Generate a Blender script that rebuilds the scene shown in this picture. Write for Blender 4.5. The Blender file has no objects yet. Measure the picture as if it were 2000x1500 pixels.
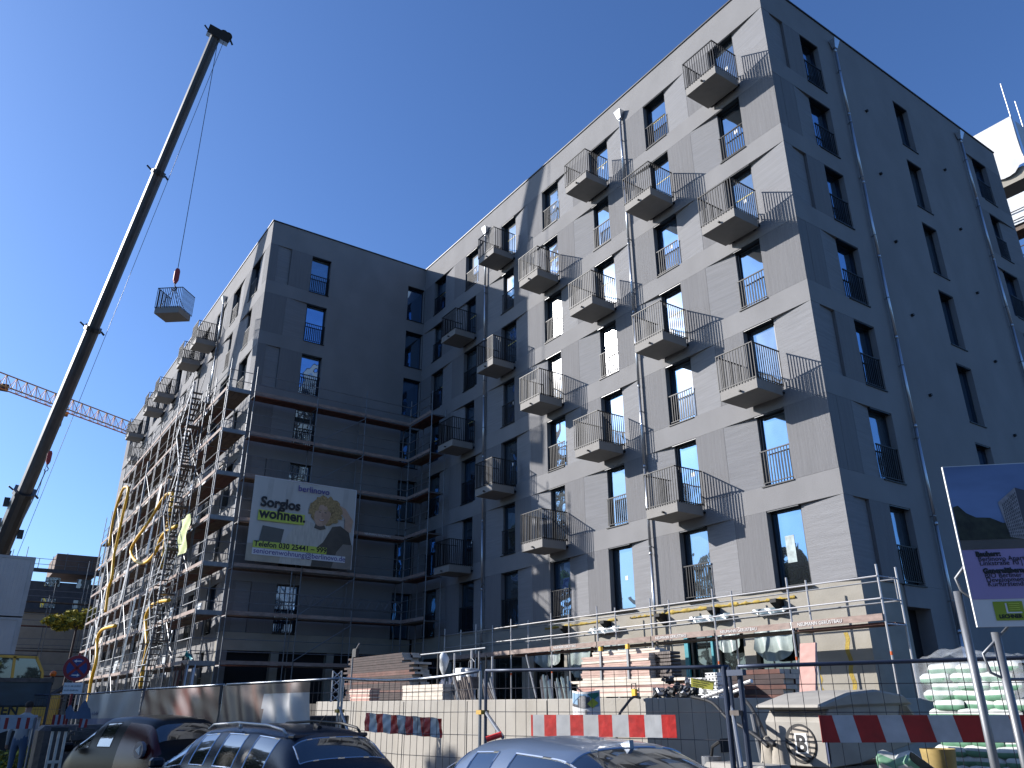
import bpy, bmesh, math, random
from mathutils import Vector, Matrix
random.seed(7)
R = math.radians
SC = bpy.context.scene
COL = SC.collection

# ------------------------------------------------------------------ camera
CF, CP, CA, CR, EYE = 1518.5, .3901, .6035, .004, 1.65
_c, _s = math.cos(CA), math.sin(CA)
fwd = Vector((math.cos(CP)*_s, math.cos(CP)*_c, math.sin(CP)))
rg0 = Vector((_c, -_s, 0)); up0 = rg0.cross(fwd)
rg = rg0*math.cos(CR) - up0*math.sin(CR)
up = rg0*math.sin(CR) + up0*math.cos(CR)
cam_d = bpy.data.cameras.new('camera'); cam = bpy.data.objects.new('camera', cam_d); COL.objects.link(cam)
m = Matrix((rg, up, -fwd)).transposed().to_4x4(); m.translation = Vector((0, 0, EYE)); cam.matrix_world = m
cam_d.sensor_width = 36; cam_d.lens = CF/2000*36; cam_d.clip_end = 3000; cam_d.clip_start = .05
SC.camera = cam

# ------------------------------------------------------------------ light
SUNV = Vector((-1, 1.12, .71)).normalized()       # towards the sun
el = math.asin(SUNV.z); az = math.atan2(SUNV.x, SUNV.y)
W = bpy.data.worlds.new('World'); SC.world = W; W.use_nodes = True
nt = W.node_tree; nt.nodes.clear()
sky = nt.nodes.new('ShaderNodeTexSky'); sky.sky_type = 'NISHITA'; sky.sun_disc = False
sky.sun_elevation = el; sky.sun_rotation = az; sky.air_density = 1.0; sky.dust_density = 1.1; sky.ozone_density = 3.0
bg = nt.nodes.new('ShaderNodeBackground'); bg.inputs[1].default_value = .078
wo = nt.nodes.new('ShaderNodeOutputWorld')
tn = nt.nodes.new('ShaderNodeVectorMath'); tn.operation = 'MULTIPLY'; tn.inputs[1].default_value = (.73, 1.0, 1.42); nt.links.new(sky.outputs[0], tn.inputs[0]); nt.links.new(tn.outputs[0], bg.inputs[0]); nt.links.new(bg.outputs[0], wo.inputs[0])
sd = bpy.data.lights.new('sun', 'SUN'); sd.energy = 5.0; sd.angle = R(.5); sd.color = (1, .96, .92)
sun = bpy.data.objects.new('sun', sd); COL.objects.link(sun)
sun.rotation_euler = SUNV.to_track_quat('Z', 'Y').to_euler()
vs = SC.view_settings; vs.view_transform = 'Standard'; vs.look = 'None'; vs.exposure = .84; vs.gamma = 1; vs.use_curve_mapping = False
SC.cycles.max_bounces = 6; SC.cycles.diffuse_bounces = 3; SC.cycles.glossy_bounces = 3
SC.cycles.transparent_max_bounces = 8

# ------------------------------------------------------------------ pixel ray helpers (only used to work out world positions)
def ray(px, py):
    A, B = px-1000, 750-py
    X = A*math.cos(CR)+B*math.sin(CR); Y = -A*math.sin(CR)+B*math.cos(CR)
    F = CF*math.cos(CP)-Y*math.sin(CP); U = CF*math.sin(CP)+Y*math.cos(CP)
    return Vector((F*_s+X*_c, F*_c-X*_s, U))
def onX(px, py, x): r = ray(px, py); t = x/r.x; return Vector((x, r.y*t, r.z*t+EYE))
def onY(px, py, y): r = ray(px, py); t = y/r.y; return Vector((r.x*t, y, r.z*t+EYE))
def onZ(px, py, z): r = ray(px, py); t = (z-EYE)/r.z; return Vector((r.x*t, r.y*t, z))
def hd(px, py, H): r = ray(px, py); k = H/math.hypot(r.x, r.y); return Vector((r.x*k, r.y*k, r.z*k+EYE))
def onN(px, py, A, d):
    r = ray(px, py); t = d/(r.x*math.sin(R(A))+r.y*math.cos(R(A))); return Vector((r.x*t, r.y*t, r.z*t+EYE))
def dep(px, py, D): r = ray(px, py)*(D/CF); return Vector((r.x, r.y, r.z+EYE))

# ------------------------------------------------------------------ materials
MATS = {}
def pm(name, col, rough=.8, metal=0., var=.12, scale=(2, 2, 2), det=4, bump=0., bscale=None, dirt=0., dirtcol=(.1, .09, .08), coat=0., spec=.5, alpha=1., trans=0.):
    col = tuple(q*.8 for q in col); dirtcol = tuple(q*.8 for q in dirtcol)
    mt = bpy.data.materials.new(name); mt.use_nodes = True; n = mt.node_tree; N = n.nodes; L = n.links
    p = N['Principled BSDF']
    g = N.new('ShaderNodeNewGeometry'); mp = N.new('ShaderNodeMapping'); mp.inputs['Scale'].default_value = scale
    L.new(g.outputs['Position'], mp.inputs['Vector'])
    no = N.new('ShaderNodeTexNoise'); no.inputs['Scale'].default_value = 1; no.inputs['Detail'].default_value = det
    L.new(mp.outputs[0], no.inputs['Vector'])
    rp = N.new('ShaderNodeMapRange'); rp.inputs['From Min'].default_value = .3; rp.inputs['From Max'].default_value = .7
    rp.inputs['To Min'].default_value = 1-var; rp.inputs['To Max'].default_value = 1+var
    L.new(no.outputs['Fac'], rp.inputs['Value'])
    mx = N.new('ShaderNodeVectorMath'); mx.operation = 'SCALE'; mx.inputs[0].default_value = col
    L.new(rp.outputs[0], mx.inputs['Scale'])
    out = mx.outputs[0]
    if dirt > 0:
        n2 = N.new('ShaderNodeTexNoise'); n2.inputs['Scale'].default_value = .55; n2.inputs['Detail'].default_value = 7; n2.inputs['Roughness'].default_value = .65
        m2 = N.new('ShaderNodeMapping'); m2.inputs['Scale'].default_value = (1, 1, .35); L.new(g.outputs['Position'], m2.inputs['Vector']); L.new(m2.outputs[0], n2.inputs['Vector'])
        r2 = N.new('ShaderNodeMapRange'); r2.inputs['From Min'].default_value = .5; r2.inputs['From Max'].default_value = .72; r2.inputs['To Max'].default_value = dirt
        L.new(n2.outputs['Fac'], r2.inputs['Value'])
        mm = N.new('ShaderNodeMix'); mm.data_type = 'RGBA'; L.new(r2.outputs[0], mm.inputs[0]); L.new(out, mm.inputs[6]); mm.inputs[7].default_value = (*dirtcol, 1)
        out = mm.outputs[2]
    L.new(out, p.inputs['Base Color'])
    p.inputs['Roughness'].default_value = rough; p.inputs['Metallic'].default_value = metal
    p.inputs['Coat Weight'].default_value = coat; p.inputs['Specular IOR Level'].default_value = spec
    p.inputs['Alpha'].default_value = alpha; p.inputs['Transmission Weight'].default_value = trans
    if bump > 0:
        b = N.new('ShaderNodeBump'); b.inputs['Strength'].default_value = bump; b.inputs['Distance'].default_value = .02
        if bscale:
            m3 = N.new('ShaderNodeMapping'); m3.inputs['Scale'].default_value = bscale; L.new(g.outputs['Position'], m3.inputs['Vector'])
            n3 = N.new('ShaderNodeTexNoise'); n3.inputs['Scale'].default_value = 1; n3.inputs['Detail'].default_value = 3; L.new(m3.outputs[0], n3.inputs['Vector'])
            L.new(n3.outputs['Fac'], b.inputs['Height'])
        else: L.new(no.outputs['Fac'], b.inputs['Height'])
        L.new(b.outputs[0], p.inputs['Normal'])
    MATS[name] = mt
    return mt
def glassmat(name, tint, fac, base=(.01, .012, .015), wav=.04, rough=.02, wscale=1.3):
    mt = bpy.data.materials.new(name); mt.use_nodes = True; n = mt.node_tree; N = n.nodes; L = n.links
    p = N['Principled BSDF']; p.inputs['Base Color'].default_value = (*base, 1); p.inputs['Roughness'].default_value = .15
    g = N.new('ShaderNodeBsdfGlossy'); g.inputs['Color'].default_value = (*tint, 1); g.inputs['Roughness'].default_value = rough
    no = N.new('ShaderNodeTexNoise'); no.inputs['Scale'].default_value = wscale; no.inputs['Detail'].default_value = 1
    ge = N.new('ShaderNodeNewGeometry'); L.new(ge.outputs['Position'], no.inputs['Vector'])
    b = N.new('ShaderNodeBump'); b.inputs['Strength'].default_value = wav; b.inputs['Distance'].default_value = .3; L.new(no.outputs['Fac'], b.inputs['Height'])
    L.new(b.outputs[0], g.inputs['Normal'])
    lw = N.new('ShaderNodeLayerWeight'); lw.inputs['Blend'].default_value = .35
    mr = N.new('ShaderNodeMapRange'); mr.inputs['To Min'].default_value = fac; mr.inputs['To Max'].default_value = 1; L.new(lw.outputs['Fresnel'], mr.inputs['Value'])
    mx = N.new('ShaderNodeMixShader'); L.new(mr.outputs[0], mx.inputs[0]); L.new(p.outputs[0], mx.inputs[1]); L.new(g.outputs[0], mx.inputs[2])
    L.new(mx.outputs[0], N['Material Output'].inputs[0]); MATS[name] = mt
    return mt
PL = pm('plaster_band', (.25, .246, .246), .95, var=.08, scale=(.8, .8, .6), det=9, bump=.3, bscale=(35, 35, 35), dirt=.18, dirtcol=(.19, .185, .185))
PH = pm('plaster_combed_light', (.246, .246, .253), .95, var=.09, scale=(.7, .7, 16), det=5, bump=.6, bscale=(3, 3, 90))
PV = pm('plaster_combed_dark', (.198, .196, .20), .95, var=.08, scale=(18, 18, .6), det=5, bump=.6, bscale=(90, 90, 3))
PG = pm('plaster_plain', (.25, .246, .246), .95, var=.08, scale=(.8, .8, .6), det=9, bump=.3, bscale=(35, 35, 35), dirt=.18, dirtcol=(.19, .185, .185))
CAP = pm('roof_cap', (.03, .03, .035), .5)
CON = pm('raw_concrete', (.35, .325, .275), .9, var=.1, scale=(1.2, 1.2, 2.5), bump=.2, bscale=(25, 25, 25), dirt=.4, dirtcol=(.3, .25, .15))
CONW = pm('wall_concrete', (.42, .39, .34), .9, var=.12, scale=(1.5, 1.5, 1.2), det=8, bump=.25, bscale=(30, 30, 30), dirt=.55, dirtcol=(.34, .29, .21))
FOAM = pm('yellow_foam', (.42, .30, .06), .9, var=.35, scale=(5, 5, 5), bump=.8, bscale=(25, 25, 25))
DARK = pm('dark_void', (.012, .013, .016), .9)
ANTH = pm('anthracite_metal', (.011, .012, .015), .5, metal=0, spec=.25)
FRM = pm('window_frame_metal', (.02, .022, .026), .35, metal=.2)
BAL = pm('balcony_concrete', (.27, .255, .235), .8, var=.05, scale=(4, 4, 4), dirt=.1)
ZINC = pm('zinc_pipe', (.55, .58, .62), .32, metal=.85, var=.08)
GALV = pm('galvanised_steel', (.24, .25, .265), .5, metal=.55, var=.15, scale=(6, 6, 3))
ALU = pm('aluminium', (.58, .57, .57), .4, metal=.5, var=.05)
DECKM = pm('deck_wood', (.14, .10, .075), .85, var=.3, scale=(5, 5, 5), bump=.3, dirt=.4, dirtcol=(.22, .2, .18))
DECKR = pm('deck_wood_red', (.13, .05, .035), .8, var=.3, scale=(5, 5, 5), bump=.3, dirt=.3, dirtcol=(.25, .2, .17))
TOE = pm('toe_board_wood', (.34, .25, .21), .85, var=.22, scale=(4, 4, 12), bump=.2, dirt=.5, dirtcol=(.46, .42, .38))
GLS = glassmat('window_glass', (.40, .66, .95), .42)
GLS2 = glassmat('window_glass_dusty', (.42, .66, .92), .30, base=(.05, .06, .065), wav=.08); GLS3 = glassmat('window_glass_film', (.36, .60, .95), .5, base=(.02, .04, .07), wav=.06)
GLP = glassmat('storefront_glass', (.8, .95, 1.), .05, base=(.008, .012, .012))
CARG = glassmat('car_glass', (.9, .95, 1), .1, base=(.006, .008, .01), wav=.0, wscale=3)
TAPE = pm('yellow_tape', (.75, .60, .15), .6)
PAPER = pm('white_paper', (.8, .8, .78), .7, var=.04)
ASP = pm('asphalt', (.045, .045, .047), .9, var=.2, scale=(8, 8, 8), bump=.4, bscale=(80, 80, 80))
SITE = pm('site_sand', (.075, .066, .055), .95, var=.25, scale=(1, 1, 1), bump=.5, bscale=(10, 10, 10))
PAVE = pm('pavement_slab', (.24, .23, .22), .9, var=.12, scale=(3, 3, 3), bump=.2)
ROPE = pm('steel_rope', (.05, .055, .06), .5, metal=.5)
BOOM = pm('crane_boom_paint', (.05, .055, .063), .5, metal=0, var=.25, scale=(4, 4, .5), dirt=.3, dirtcol=(.2, .12, .08))
BOOMD = pm('crane_dark_steel', (.025, .028, .033), .45, metal=.3)
BOOMY = pm('crane_yellow', (.60, .36, .05), .55)
HOOK = pm('hook_red', (.35, .03, .025), .5)
TCR = pm('tower_crane_orange', (.80, .33, .08), .6, var=.1)
HOSE = pm('yellow_hose', (.90, .50, .015), .5, var=.12, scale=(9, 9, 9))
BLK = pm('black_rubber', (.015, .015, .016), .6)
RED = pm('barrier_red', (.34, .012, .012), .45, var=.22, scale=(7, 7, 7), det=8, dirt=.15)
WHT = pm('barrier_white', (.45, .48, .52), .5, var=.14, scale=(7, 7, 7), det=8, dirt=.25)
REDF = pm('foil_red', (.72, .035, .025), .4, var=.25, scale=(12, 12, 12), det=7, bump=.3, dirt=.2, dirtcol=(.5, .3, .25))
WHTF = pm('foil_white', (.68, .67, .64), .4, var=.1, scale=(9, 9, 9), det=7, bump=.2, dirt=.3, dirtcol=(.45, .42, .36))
FEN = pm('fence_tube', (.30, .32, .35), .4, metal=.7)
FEND = pm('fence_tube_dark', (.045, .06, .10), .45, metal=.4)
WIRE = pm('fence_wire', (.09, .09, .10), .5, metal=.5)
PLS = pm('plastic_sheet', (.30, .36, .34), .3, var=.2, scale=(3, 3, 3), bump=.5, bscale=(6, 6, 2))
PLSL = pm('clear_film', (.72, .75, .76), .25, var=.1, scale=(6, 6, 6), bump=.6, bscale=(14, 14, 14))
TURQ = pm('turquoise_foil', (.03, .30, .36), .4)
PNK = pm('pink_formwork', (.58, .34, .28), .8, var=.12, scale=(6, 6, 6), dirt=.3, dirtcol=(.4, .35, .3))
PLKD = pm('plank_dark', (.05, .03, .028), .8, var=.35, scale=(3, 3, 9))
PLKE = pm('plank_end', (.62, .56, .48), .85, var=.15, scale=(9, 9, 9))
PLKL = pm('plank_light', (.68, .60, .50), .8, var=.15, scale=(4, 4, 12))
PLKP = pm('plank_pink', (.50, .34, .28), .8, var=.2, scale=(4, 4, 16), dirt=.3, dirtcol=(.55, .5, .42))
STEELD = pm('rusty_steel', (.12, .10, .09), .6, metal=.4, var=.3, scale=(9, 9, 9))

# ------------------------------------------------------------------ mesh helpers
class MB:
    def __init__(s): s.v = []; s.f = []; s.m = []; s.mi = 0
    def add(s, vs, fs):
        b = len(s.v); s.v += [tuple(q) for q in vs]
        for f in fs: s.f.append([b+i for i in f]); s.m.append(s.mi)
        return s
    def hexa(s, p): return s.add(p, [(0, 3, 2, 1), (4, 5, 6, 7), (0, 1, 5, 4), (1, 2, 6, 5), (2, 3, 7, 6), (3, 0, 4, 7)])
    def box(s, x0, y0, z0, x1, y1, z1):
        return s.hexa([(x0, y0, z0), (x1, y0, z0), (x1, y1, z0), (x0, y1, z0), (x0, y0, z1), (x1, y0, z1), (x1, y1, z1), (x0, y1, z1)])
    def cbox(s, c, d): return s.box(c[0]-d[0]/2, c[1]-d[1]/2, c[2]-d[2]/2, c[0]+d[0]/2, c[1]+d[1]/2, c[2]+d[2]/2)
    def beam(s, p, q, w, h, upv=(0, 0, 1)):
        p = Vector(p); q = Vector(q); d = (q-p).normalized(); u = Vector(upv); a = d.cross(u)
        if a.length < 1e-4: a = d.cross(Vector((1, 0, 0)))
        a.normalize(); b = a.cross(d).normalized(); a *= w/2; b *= h/2
        return s.hexa([p-a-b, p+a-b, p+a+b, p-a+b, q-a-b, q+a-b, q+a+b, q-a+b])
    def tube(s, p, q, r, n=6, r2=None):
        p = Vector(p); q = Vector(q); d = (q-p).normalized(); a = d.cross(Vector((0, 0, 1)))
        if a.length < 1e-3: a = Vector((1, 0, 0))
        a.normalize(); b = d.cross(a); r2 = r if r2 is None else r2
        vs = [p+(a*math.cos(t)+b*math.sin(t))*r for t in [2*math.pi*i/n for i in range(n)]]+[q+(a*math.cos(t)+b*math.sin(t))*r2 for t in [2*math.pi*i/n for i in range(n)]]
        return s.add(vs, [(i, (i+1) % n, n+(i+1) % n, n+i) for i in range(n)]+[tuple(range(n))[::-1], tuple(range(n, 2*n))])
    def path(s, pts, r, n=6):
        pts = [Vector(p) for p in pts]; rings = []; pa = None
        for i, p in enumerate(pts):
            d = (pts[min(i+1, len(pts)-1)]-pts[max(i-1, 0)]).normalized()
            a = (pa - d*pa.dot(d)) if pa else d.cross(Vector((0, 0, 1)))
            if a.length < 1e-3: a = d.cross(Vector((1, 0, 0)))
            a.normalize(); pa = a; b = d.cross(a)
            rings.append([p+(a*math.cos(t)+b*math.sin(t))*r for t in [2*math.pi*k/n for k in range(n)]])
        vs = [v for rr in rings for v in rr]; fs = []
        for i in range(len(pts)-1):
            for k in range(n): fs.append((i*n+k, i*n+(k+1) % n, (i+1)*n+(k+1) % n, (i+1)*n+k))
        fs += [tuple(range(n))[::-1], tuple(range((len(pts)-1)*n, len(pts)*n))]
        return s.add(vs, fs)
    def grid(s, fn, nu, nv):
        vs = [fn(i/nu, j/nv) for j in range(nv+1) for i in range(nu+1)]
        return s.add(vs, [(j*(nu+1)+i, j*(nu+1)+i+1, (j+1)*(nu+1)+i+1, (j+1)*(nu+1)+i) for j in range(nv) for i in range(nu)])
    def prism(s, poly, a, b):  # polygon extruded from offset vector a to b
        n = len(poly); a = Vector(a); b = Vector(b); P = [Vector(p) for p in poly]
        return s.add([p+a for p in P]+[p+b for p in P], [tuple(range(n))[::-1], tuple(range(n, 2*n))]+[(i, (i+1) % n, n+(i+1) % n, n+i) for i in range(n)])
    def mesh(s, name, mats, smooth=False, recalc=True, bevel=0):
        me = bpy.data.meshes.new(name); me.from_pydata(s.v, [], s.f)
        for mt in (mats if isinstance(mats, (list, tuple)) else [mats]): me.materials.append(mt)
        if len(me.materials) > 1: me.polygons.foreach_set('material_index', s.m)
        bm = bmesh.new(); bm.from_mesh(me)
        if recalc: bmesh.ops.recalc_face_normals(bm, faces=bm.faces)
        if bevel: bmesh.ops.bevel(bm, geom=bm.edges[:], offset=bevel, segments=1, affect='EDGES', clamp_overlap=True)
        if smooth:
            for f in bm.faces: f.smooth = True
        bm.to_mesh(me); bm.free()
        return me
    def build(s, name, mats, parent=None, **k):
        return link(name, s.mesh(name, mats, **k), parent)
def link(name, me, parent=None, at=None, rot=None):
    o = bpy.data.objects.new(name, me); COL.objects.link(o)
    if at is not None: o.location = at
    if rot is not None: o.rotation_euler = rot
    if parent is not None:
        o.parent = parent
        pt = parent['_w'] if '_w' in parent.keys() else None
        if at is None and pt is not None: o.location = (-pt[0], -pt[1], -pt[2])
        elif pt is not None: o.location = Vector(at)-Vector(pt)
    return o
def tag(o, label, cat, group=None):
    o['label'] = label; o['category'] = cat
    if group: o['group'] = group
    return o
def thing(name, label, cat, loc=(0, 0, 0), rotz=0, group=None, local=False):
    """an Empty at the base of the thing; unless local, its parts are given in world coordinates"""
    o = bpy.data.objects.new(name, None); COL.objects.link(o); o.location = loc; o.rotation_euler = (0, 0, rotz)
    o.empty_display_size = .2
    if not local: o['_w'] = list(loc)
    return tag(o, label, cat, group)
def struct(o): o['kind'] = 'structure'; return o
def stuff(o): o['kind'] = 'stuff'; return o
def lettering(text, mat, parent, M, size, name='lettering', extrude=.002, bold=0., align='LEFT', spacing=1.):
    cu = bpy.data.curves.new(name, 'FONT'); cu.body = text; cu.size = size; cu.extrude = extrude; cu.offset = bold; cu.align_x = align; cu.space_character = spacing
    cu.resolution_u = 3
    t = bpy.data.objects.new(name, cu); COL.objects.link(t)
    dg = bpy.context.evaluated_depsgraph_get(); dg.update()
    me = bpy.data.meshes.new_from_object(t.evaluated_get(dg)); bpy.data.objects.remove(t); bpy.data.curves.remove(cu)
    me.materials.clear(); me.materials.append(mat); me.transform(M)
    return link(name, me, parent)
def frameM(o, x, z):
    """matrix whose local x and y run along world vectors x and z, at o"""
    x = Vector(x).normalized(); y = Vector(z).normalized(); n = x.cross(y)
    M = Matrix((x, y, n)).transposed().to_4x4(); M.translation = Vector(o); return M

# ================================================================== SETTING
b = MB(); b.box(-600, -200, -.5, 900, 1500, 0); struct(b.build('ground', ASP))
b = MB(); b.box(5.78, -8.0, .0, 8.92, 36, .12); struct(b.build('pavement', PAVE))
b = MB(); b.box(8.97, 9.45, .0, 18.3, 36.3, 1.67); b.box(8.97+9.33, 9.45, .0, 60, 11.5, 1.67); struct(b.build('site_terrace', SITE))
# ------------------------------------------------------------------ apartment building
X0, Y0, Y1, X1, RF, L0 = 18.65, 11.62, 36.05, 9.46, 25.53, 1.6694
ST = 2.9; SL, HD = .017, 2.2
XE, YE = 35.6, 76.0
def Lv(n): return L0+ST*n
mapM = lambda s, w, z: (X0-w, Y0+s, z)
mapG = lambda s, w, z: (X0+s, Y0-w, z)
mapF = lambda s, w, z: (X1+s, Y1-w, z)
mapS = lambda s, w, z: (X1-w, Y1+s, z)
bld = thing('apartment_building', 'long grey plastered apartment block with staggered balconies, tallest thing in the photo', 'building', (X0, Y0, 0))
TH = .44
def fbox(mb, mp, s0, s1, w0, w1, z0, z1, w1b=None):
    w1b = w1 if w1b is None else w1b   # outer depth at s0 is w1, at s1 is w1b
    mb.hexa([mp(s0, w0, z0), mp(s0, w1, z0), mp(s1, w1b, z0), mp(s1, w0, z0), mp(s0, w0, z1), mp(s0, w1, z1), mp(s1, w1b, z1), mp(s1, w0, z1)])
WW = 1.08
# core (dark inside) and roof
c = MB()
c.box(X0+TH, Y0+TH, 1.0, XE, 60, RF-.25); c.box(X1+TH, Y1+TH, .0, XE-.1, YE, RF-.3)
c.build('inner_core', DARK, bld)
r_ = MB(); r_.box(X0+TH, Y0+TH, RF-.24, XE, 60, RF-.1); r_.box(X1+TH, Y1+TH, RF-.26, X0+TH-.01, YE, RF-.12); r_.build('roof', PG, bld)
cp = MB()
for mp, s0, s1 in ((mapM, -.05, Y1-Y0+.02), (mapG, -.04, XE-X0), (mapF, -.05, X0-X1-.05), (mapS, -.04, YE-Y1)):
    fbox(cp, mp, s0, s1, -.45, .045, RF, RF+.055)
cp.build('parapet_cap', CAP, bld)
SPM, SPS = 3.455, 3.5
colsM = [(1.43+SPM*k, 1.43+SPM*k+WW) for k in range(7)]
colsS = [(2.0+SPS*k, 2.0+SPS*k+WW) for k in range(11)]
colsG = [(2.12, 3.2), (8.1, 9.14), (14.53, 15.55)]
colsF = [(2.3, 3.38), (8.1, 9.16)]
wm = MB()    # bands between the storeys, shared wall
lvlS = {}
def bands(mp, s0, s1, nmin):
    for n in range(nmin, 7): fbox(wm, mp, s0, s1, -TH, 0, Lv(n)+HD, Lv(n+1)+SL)
    fbox(wm, mp, s0, s1, -TH, 0, Lv(7)+HD, RF)
bands(mapM, 0, Y1-Y0, 1); bands(mapG, TH, XE-X0, 1); bands(mapF, 0, X0-X1, 1); bands(mapS, TH, YE-Y1, 0)
wm.build('wall', PL, bld)
def add_panel(mp, s0, s1, n, kind, d0=0., d1=0.):
    """one facade panel of storey n between s0 and s1, its face set back d0 at s0 and d1 at s1"""
    g = .006; b = MB(); z0, z1 = Lv(n)+SL+g, Lv(n)+HD-.003
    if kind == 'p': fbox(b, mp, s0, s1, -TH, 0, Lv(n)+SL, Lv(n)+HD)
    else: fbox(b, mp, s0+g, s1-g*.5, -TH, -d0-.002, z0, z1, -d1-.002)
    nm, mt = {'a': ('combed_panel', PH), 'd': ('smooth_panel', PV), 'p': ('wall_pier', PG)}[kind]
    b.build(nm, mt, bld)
DP = .125
def bays(mp, cols, n, odd, first_end, last_end, corner_split=None):
    """panels of a storey: the slanted one to one side of each window, the flat one to the other"""
    k = len(cols)
    for i, (a, e) in enumerate(cols):
        lo = first_end if i == 0 else cols[i-1][1]
        if odd:      # slanted panel on the low-s side of the window
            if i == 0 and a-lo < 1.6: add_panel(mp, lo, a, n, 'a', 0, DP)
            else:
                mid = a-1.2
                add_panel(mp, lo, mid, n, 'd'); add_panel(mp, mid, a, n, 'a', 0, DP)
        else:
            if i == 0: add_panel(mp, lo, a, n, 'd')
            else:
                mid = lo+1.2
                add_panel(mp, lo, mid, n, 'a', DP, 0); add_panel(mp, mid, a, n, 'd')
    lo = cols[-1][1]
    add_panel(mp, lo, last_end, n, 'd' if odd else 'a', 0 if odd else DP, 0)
for n in range(1, 8):
    bays(mapM, colsM, n, n % 2 == 1, 0, Y1-Y0)
for n in range(0, 8):
    bays(mapS, colsS, n, n % 2 == 1, 0, YE-Y1)
for n in range(1, 8):
    for mp, cols, S1, first in ((mapG, colsG, XE-X0, 0), (mapF, colsF, X0-X1, 0)):
        a = cols[0][0]
        if n % 2: add_panel(mp, TH if mp is mapG else 0, 1.15, n, 'a', 0.04 if mp is mapG else 0, .1); add_panel(mp, 1.15, a, n, 'd')
        else: add_panel(mp, TH if mp is mapG else 0, 1.15, n, 'd'); add_panel(mp, 1.15, a, n, 'a', 0, .1)
        for i in range(1, len(cols)):
            if mp is mapG and i == 2:
                add_panel(mp, cols[1][1], 13.35, n, 'p')
                if n % 2: add_panel(mp, 13.35, cols[2][0], n, 'a', 0, .1)
                else: add_panel(mp, 13.35, cols[2][0], n, 'd')
            else: add_panel(mp, cols[i-1][1], cols[i][0], n, 'p')
        if mp is mapG: add_panel(mp, cols[-1][1], S1, n, 'd' if n % 2 else 'a', 0 if n % 2 else .1, 0)
        else: add_panel(mp, cols[-1][1], S1-.02, n, 'p')
# window prototypes (one set per wall direction)
def win_meshes(mp0, tag_):
    def mp(s, w, z):
        p = mp0(s, w, z); o = mp0(0, 0, 0); return (p[0]-o[0], p[1]-o[1], p[2])
    H = HD-SL; out = {}
    f = MB(); t = .07
    for a, e, z0, z1 in ((0, t, 0, H), (WW-t, WW, 0, H), (t, WW-t, 0, t), (t, WW-t, H-t, H)): fbox(f, mp, a, e, -.30, -.20, z0, z1)
    fbox(f, mp, 0, WW, -.19, -.02, H-.035, H)
    out['f'] = f.mesh('window', FRM)
    g = MB(); fbox(g, mp, t, WW-t, -.275, -.26, t, H-t); out['g0'] = g.mesh('pane', GLS); out['g1'] = g.mesh('pane', GLS2); out['g2'] = g.mesh('pane', GLS3)
    si = MB(); fbox(si, mp, -.02, WW+.02, -.20, .035, -.028, .004); out['s'] = si.mesh('window_sill', ANTH)
    ra = MB()
    fbox(ra, mp, .0, WW, -.075, -.035, 1.04, 1.075); fbox(ra, mp, .0, WW, -.07, -.04, .09, .115)
    k = 11
    for i in range(k):
        s_ = .03+(WW-.06)*i/(k-1); fbox(ra, mp, s_-.011, s_+.011, -.068, -.045, .115, 1.04)
    out['r'] = ra.mesh('window_railing', ANTH)
    tp = MB(); fbox(tp, mp, .16, WW-.16, -.259, -.254, 1.22, 1.255); out['t'] = tp.mesh('tape', TAPE)
    st = MB(); fbox(st, mp, .42, .55, -.259, -.254, 1.02, 1.16); out['k'] = st.mesh('sticker', PAPER)
    return out
PW = {'M': win_meshes(mapM, 'M'), 'G': win_meshes(mapG, 'G')}
rw = random.Random(3)
def window(mp, s, n, rail=True, typ='M', tape=False, stick=False):
    P = PW[typ]; loc = mp(s, 0, Lv(n)+SL)
    f = link('window', P['f'], bld, loc)
    ch = [('pane', 'g'+rw.choice('000112')), ('window_sill', 's')]+([('window_railing', 'r')] if rail else [])+([('tape', 't')] if tape else [])+([('sticker', 'k')] if stick else [])
    for nm, k in ch:
        c_ = link(nm, P[k]); c_.parent = f
for n in range(1, 8):
    for k in range(7):
        balc = (n % 2 == 1 and k in (0, 2, 4) and n > 1) or (n % 2 == 0 and k in (1, 3, 5))
        window(mapM, colsM[k][0], n, rail=not (balc or n == 1 and k in (0, 2)), tape=rw.random() < .55 and n > 3, stick=rw.random() < .4)
    for k in range(3): window(mapG, colsG[k][0], n, rail=(k != 1), typ='G')
    for k in range(2): window(mapF, colsF[k][0], n, rail=(k == 0), typ='G')
for n in range(0, 8):
    for k in range(11): window(mapS, colsS[k][0], n, rail=not (n > 5 and k in (2, 3, 5, 6, 7, 8)))
# the tall french window of the first storey has paper stuck on it
b = MB(); fbox(b, mapM, colsM[0][0]+.45, colsM[0][0]+.75, -.258, -.252, Lv(1)+.7, Lv(1)+1.45); b.build('paper_sheet', pm('smeared_film', (.30, .38, .38), .5, var=.4, scale=(6, 6, 6)), bld)
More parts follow.
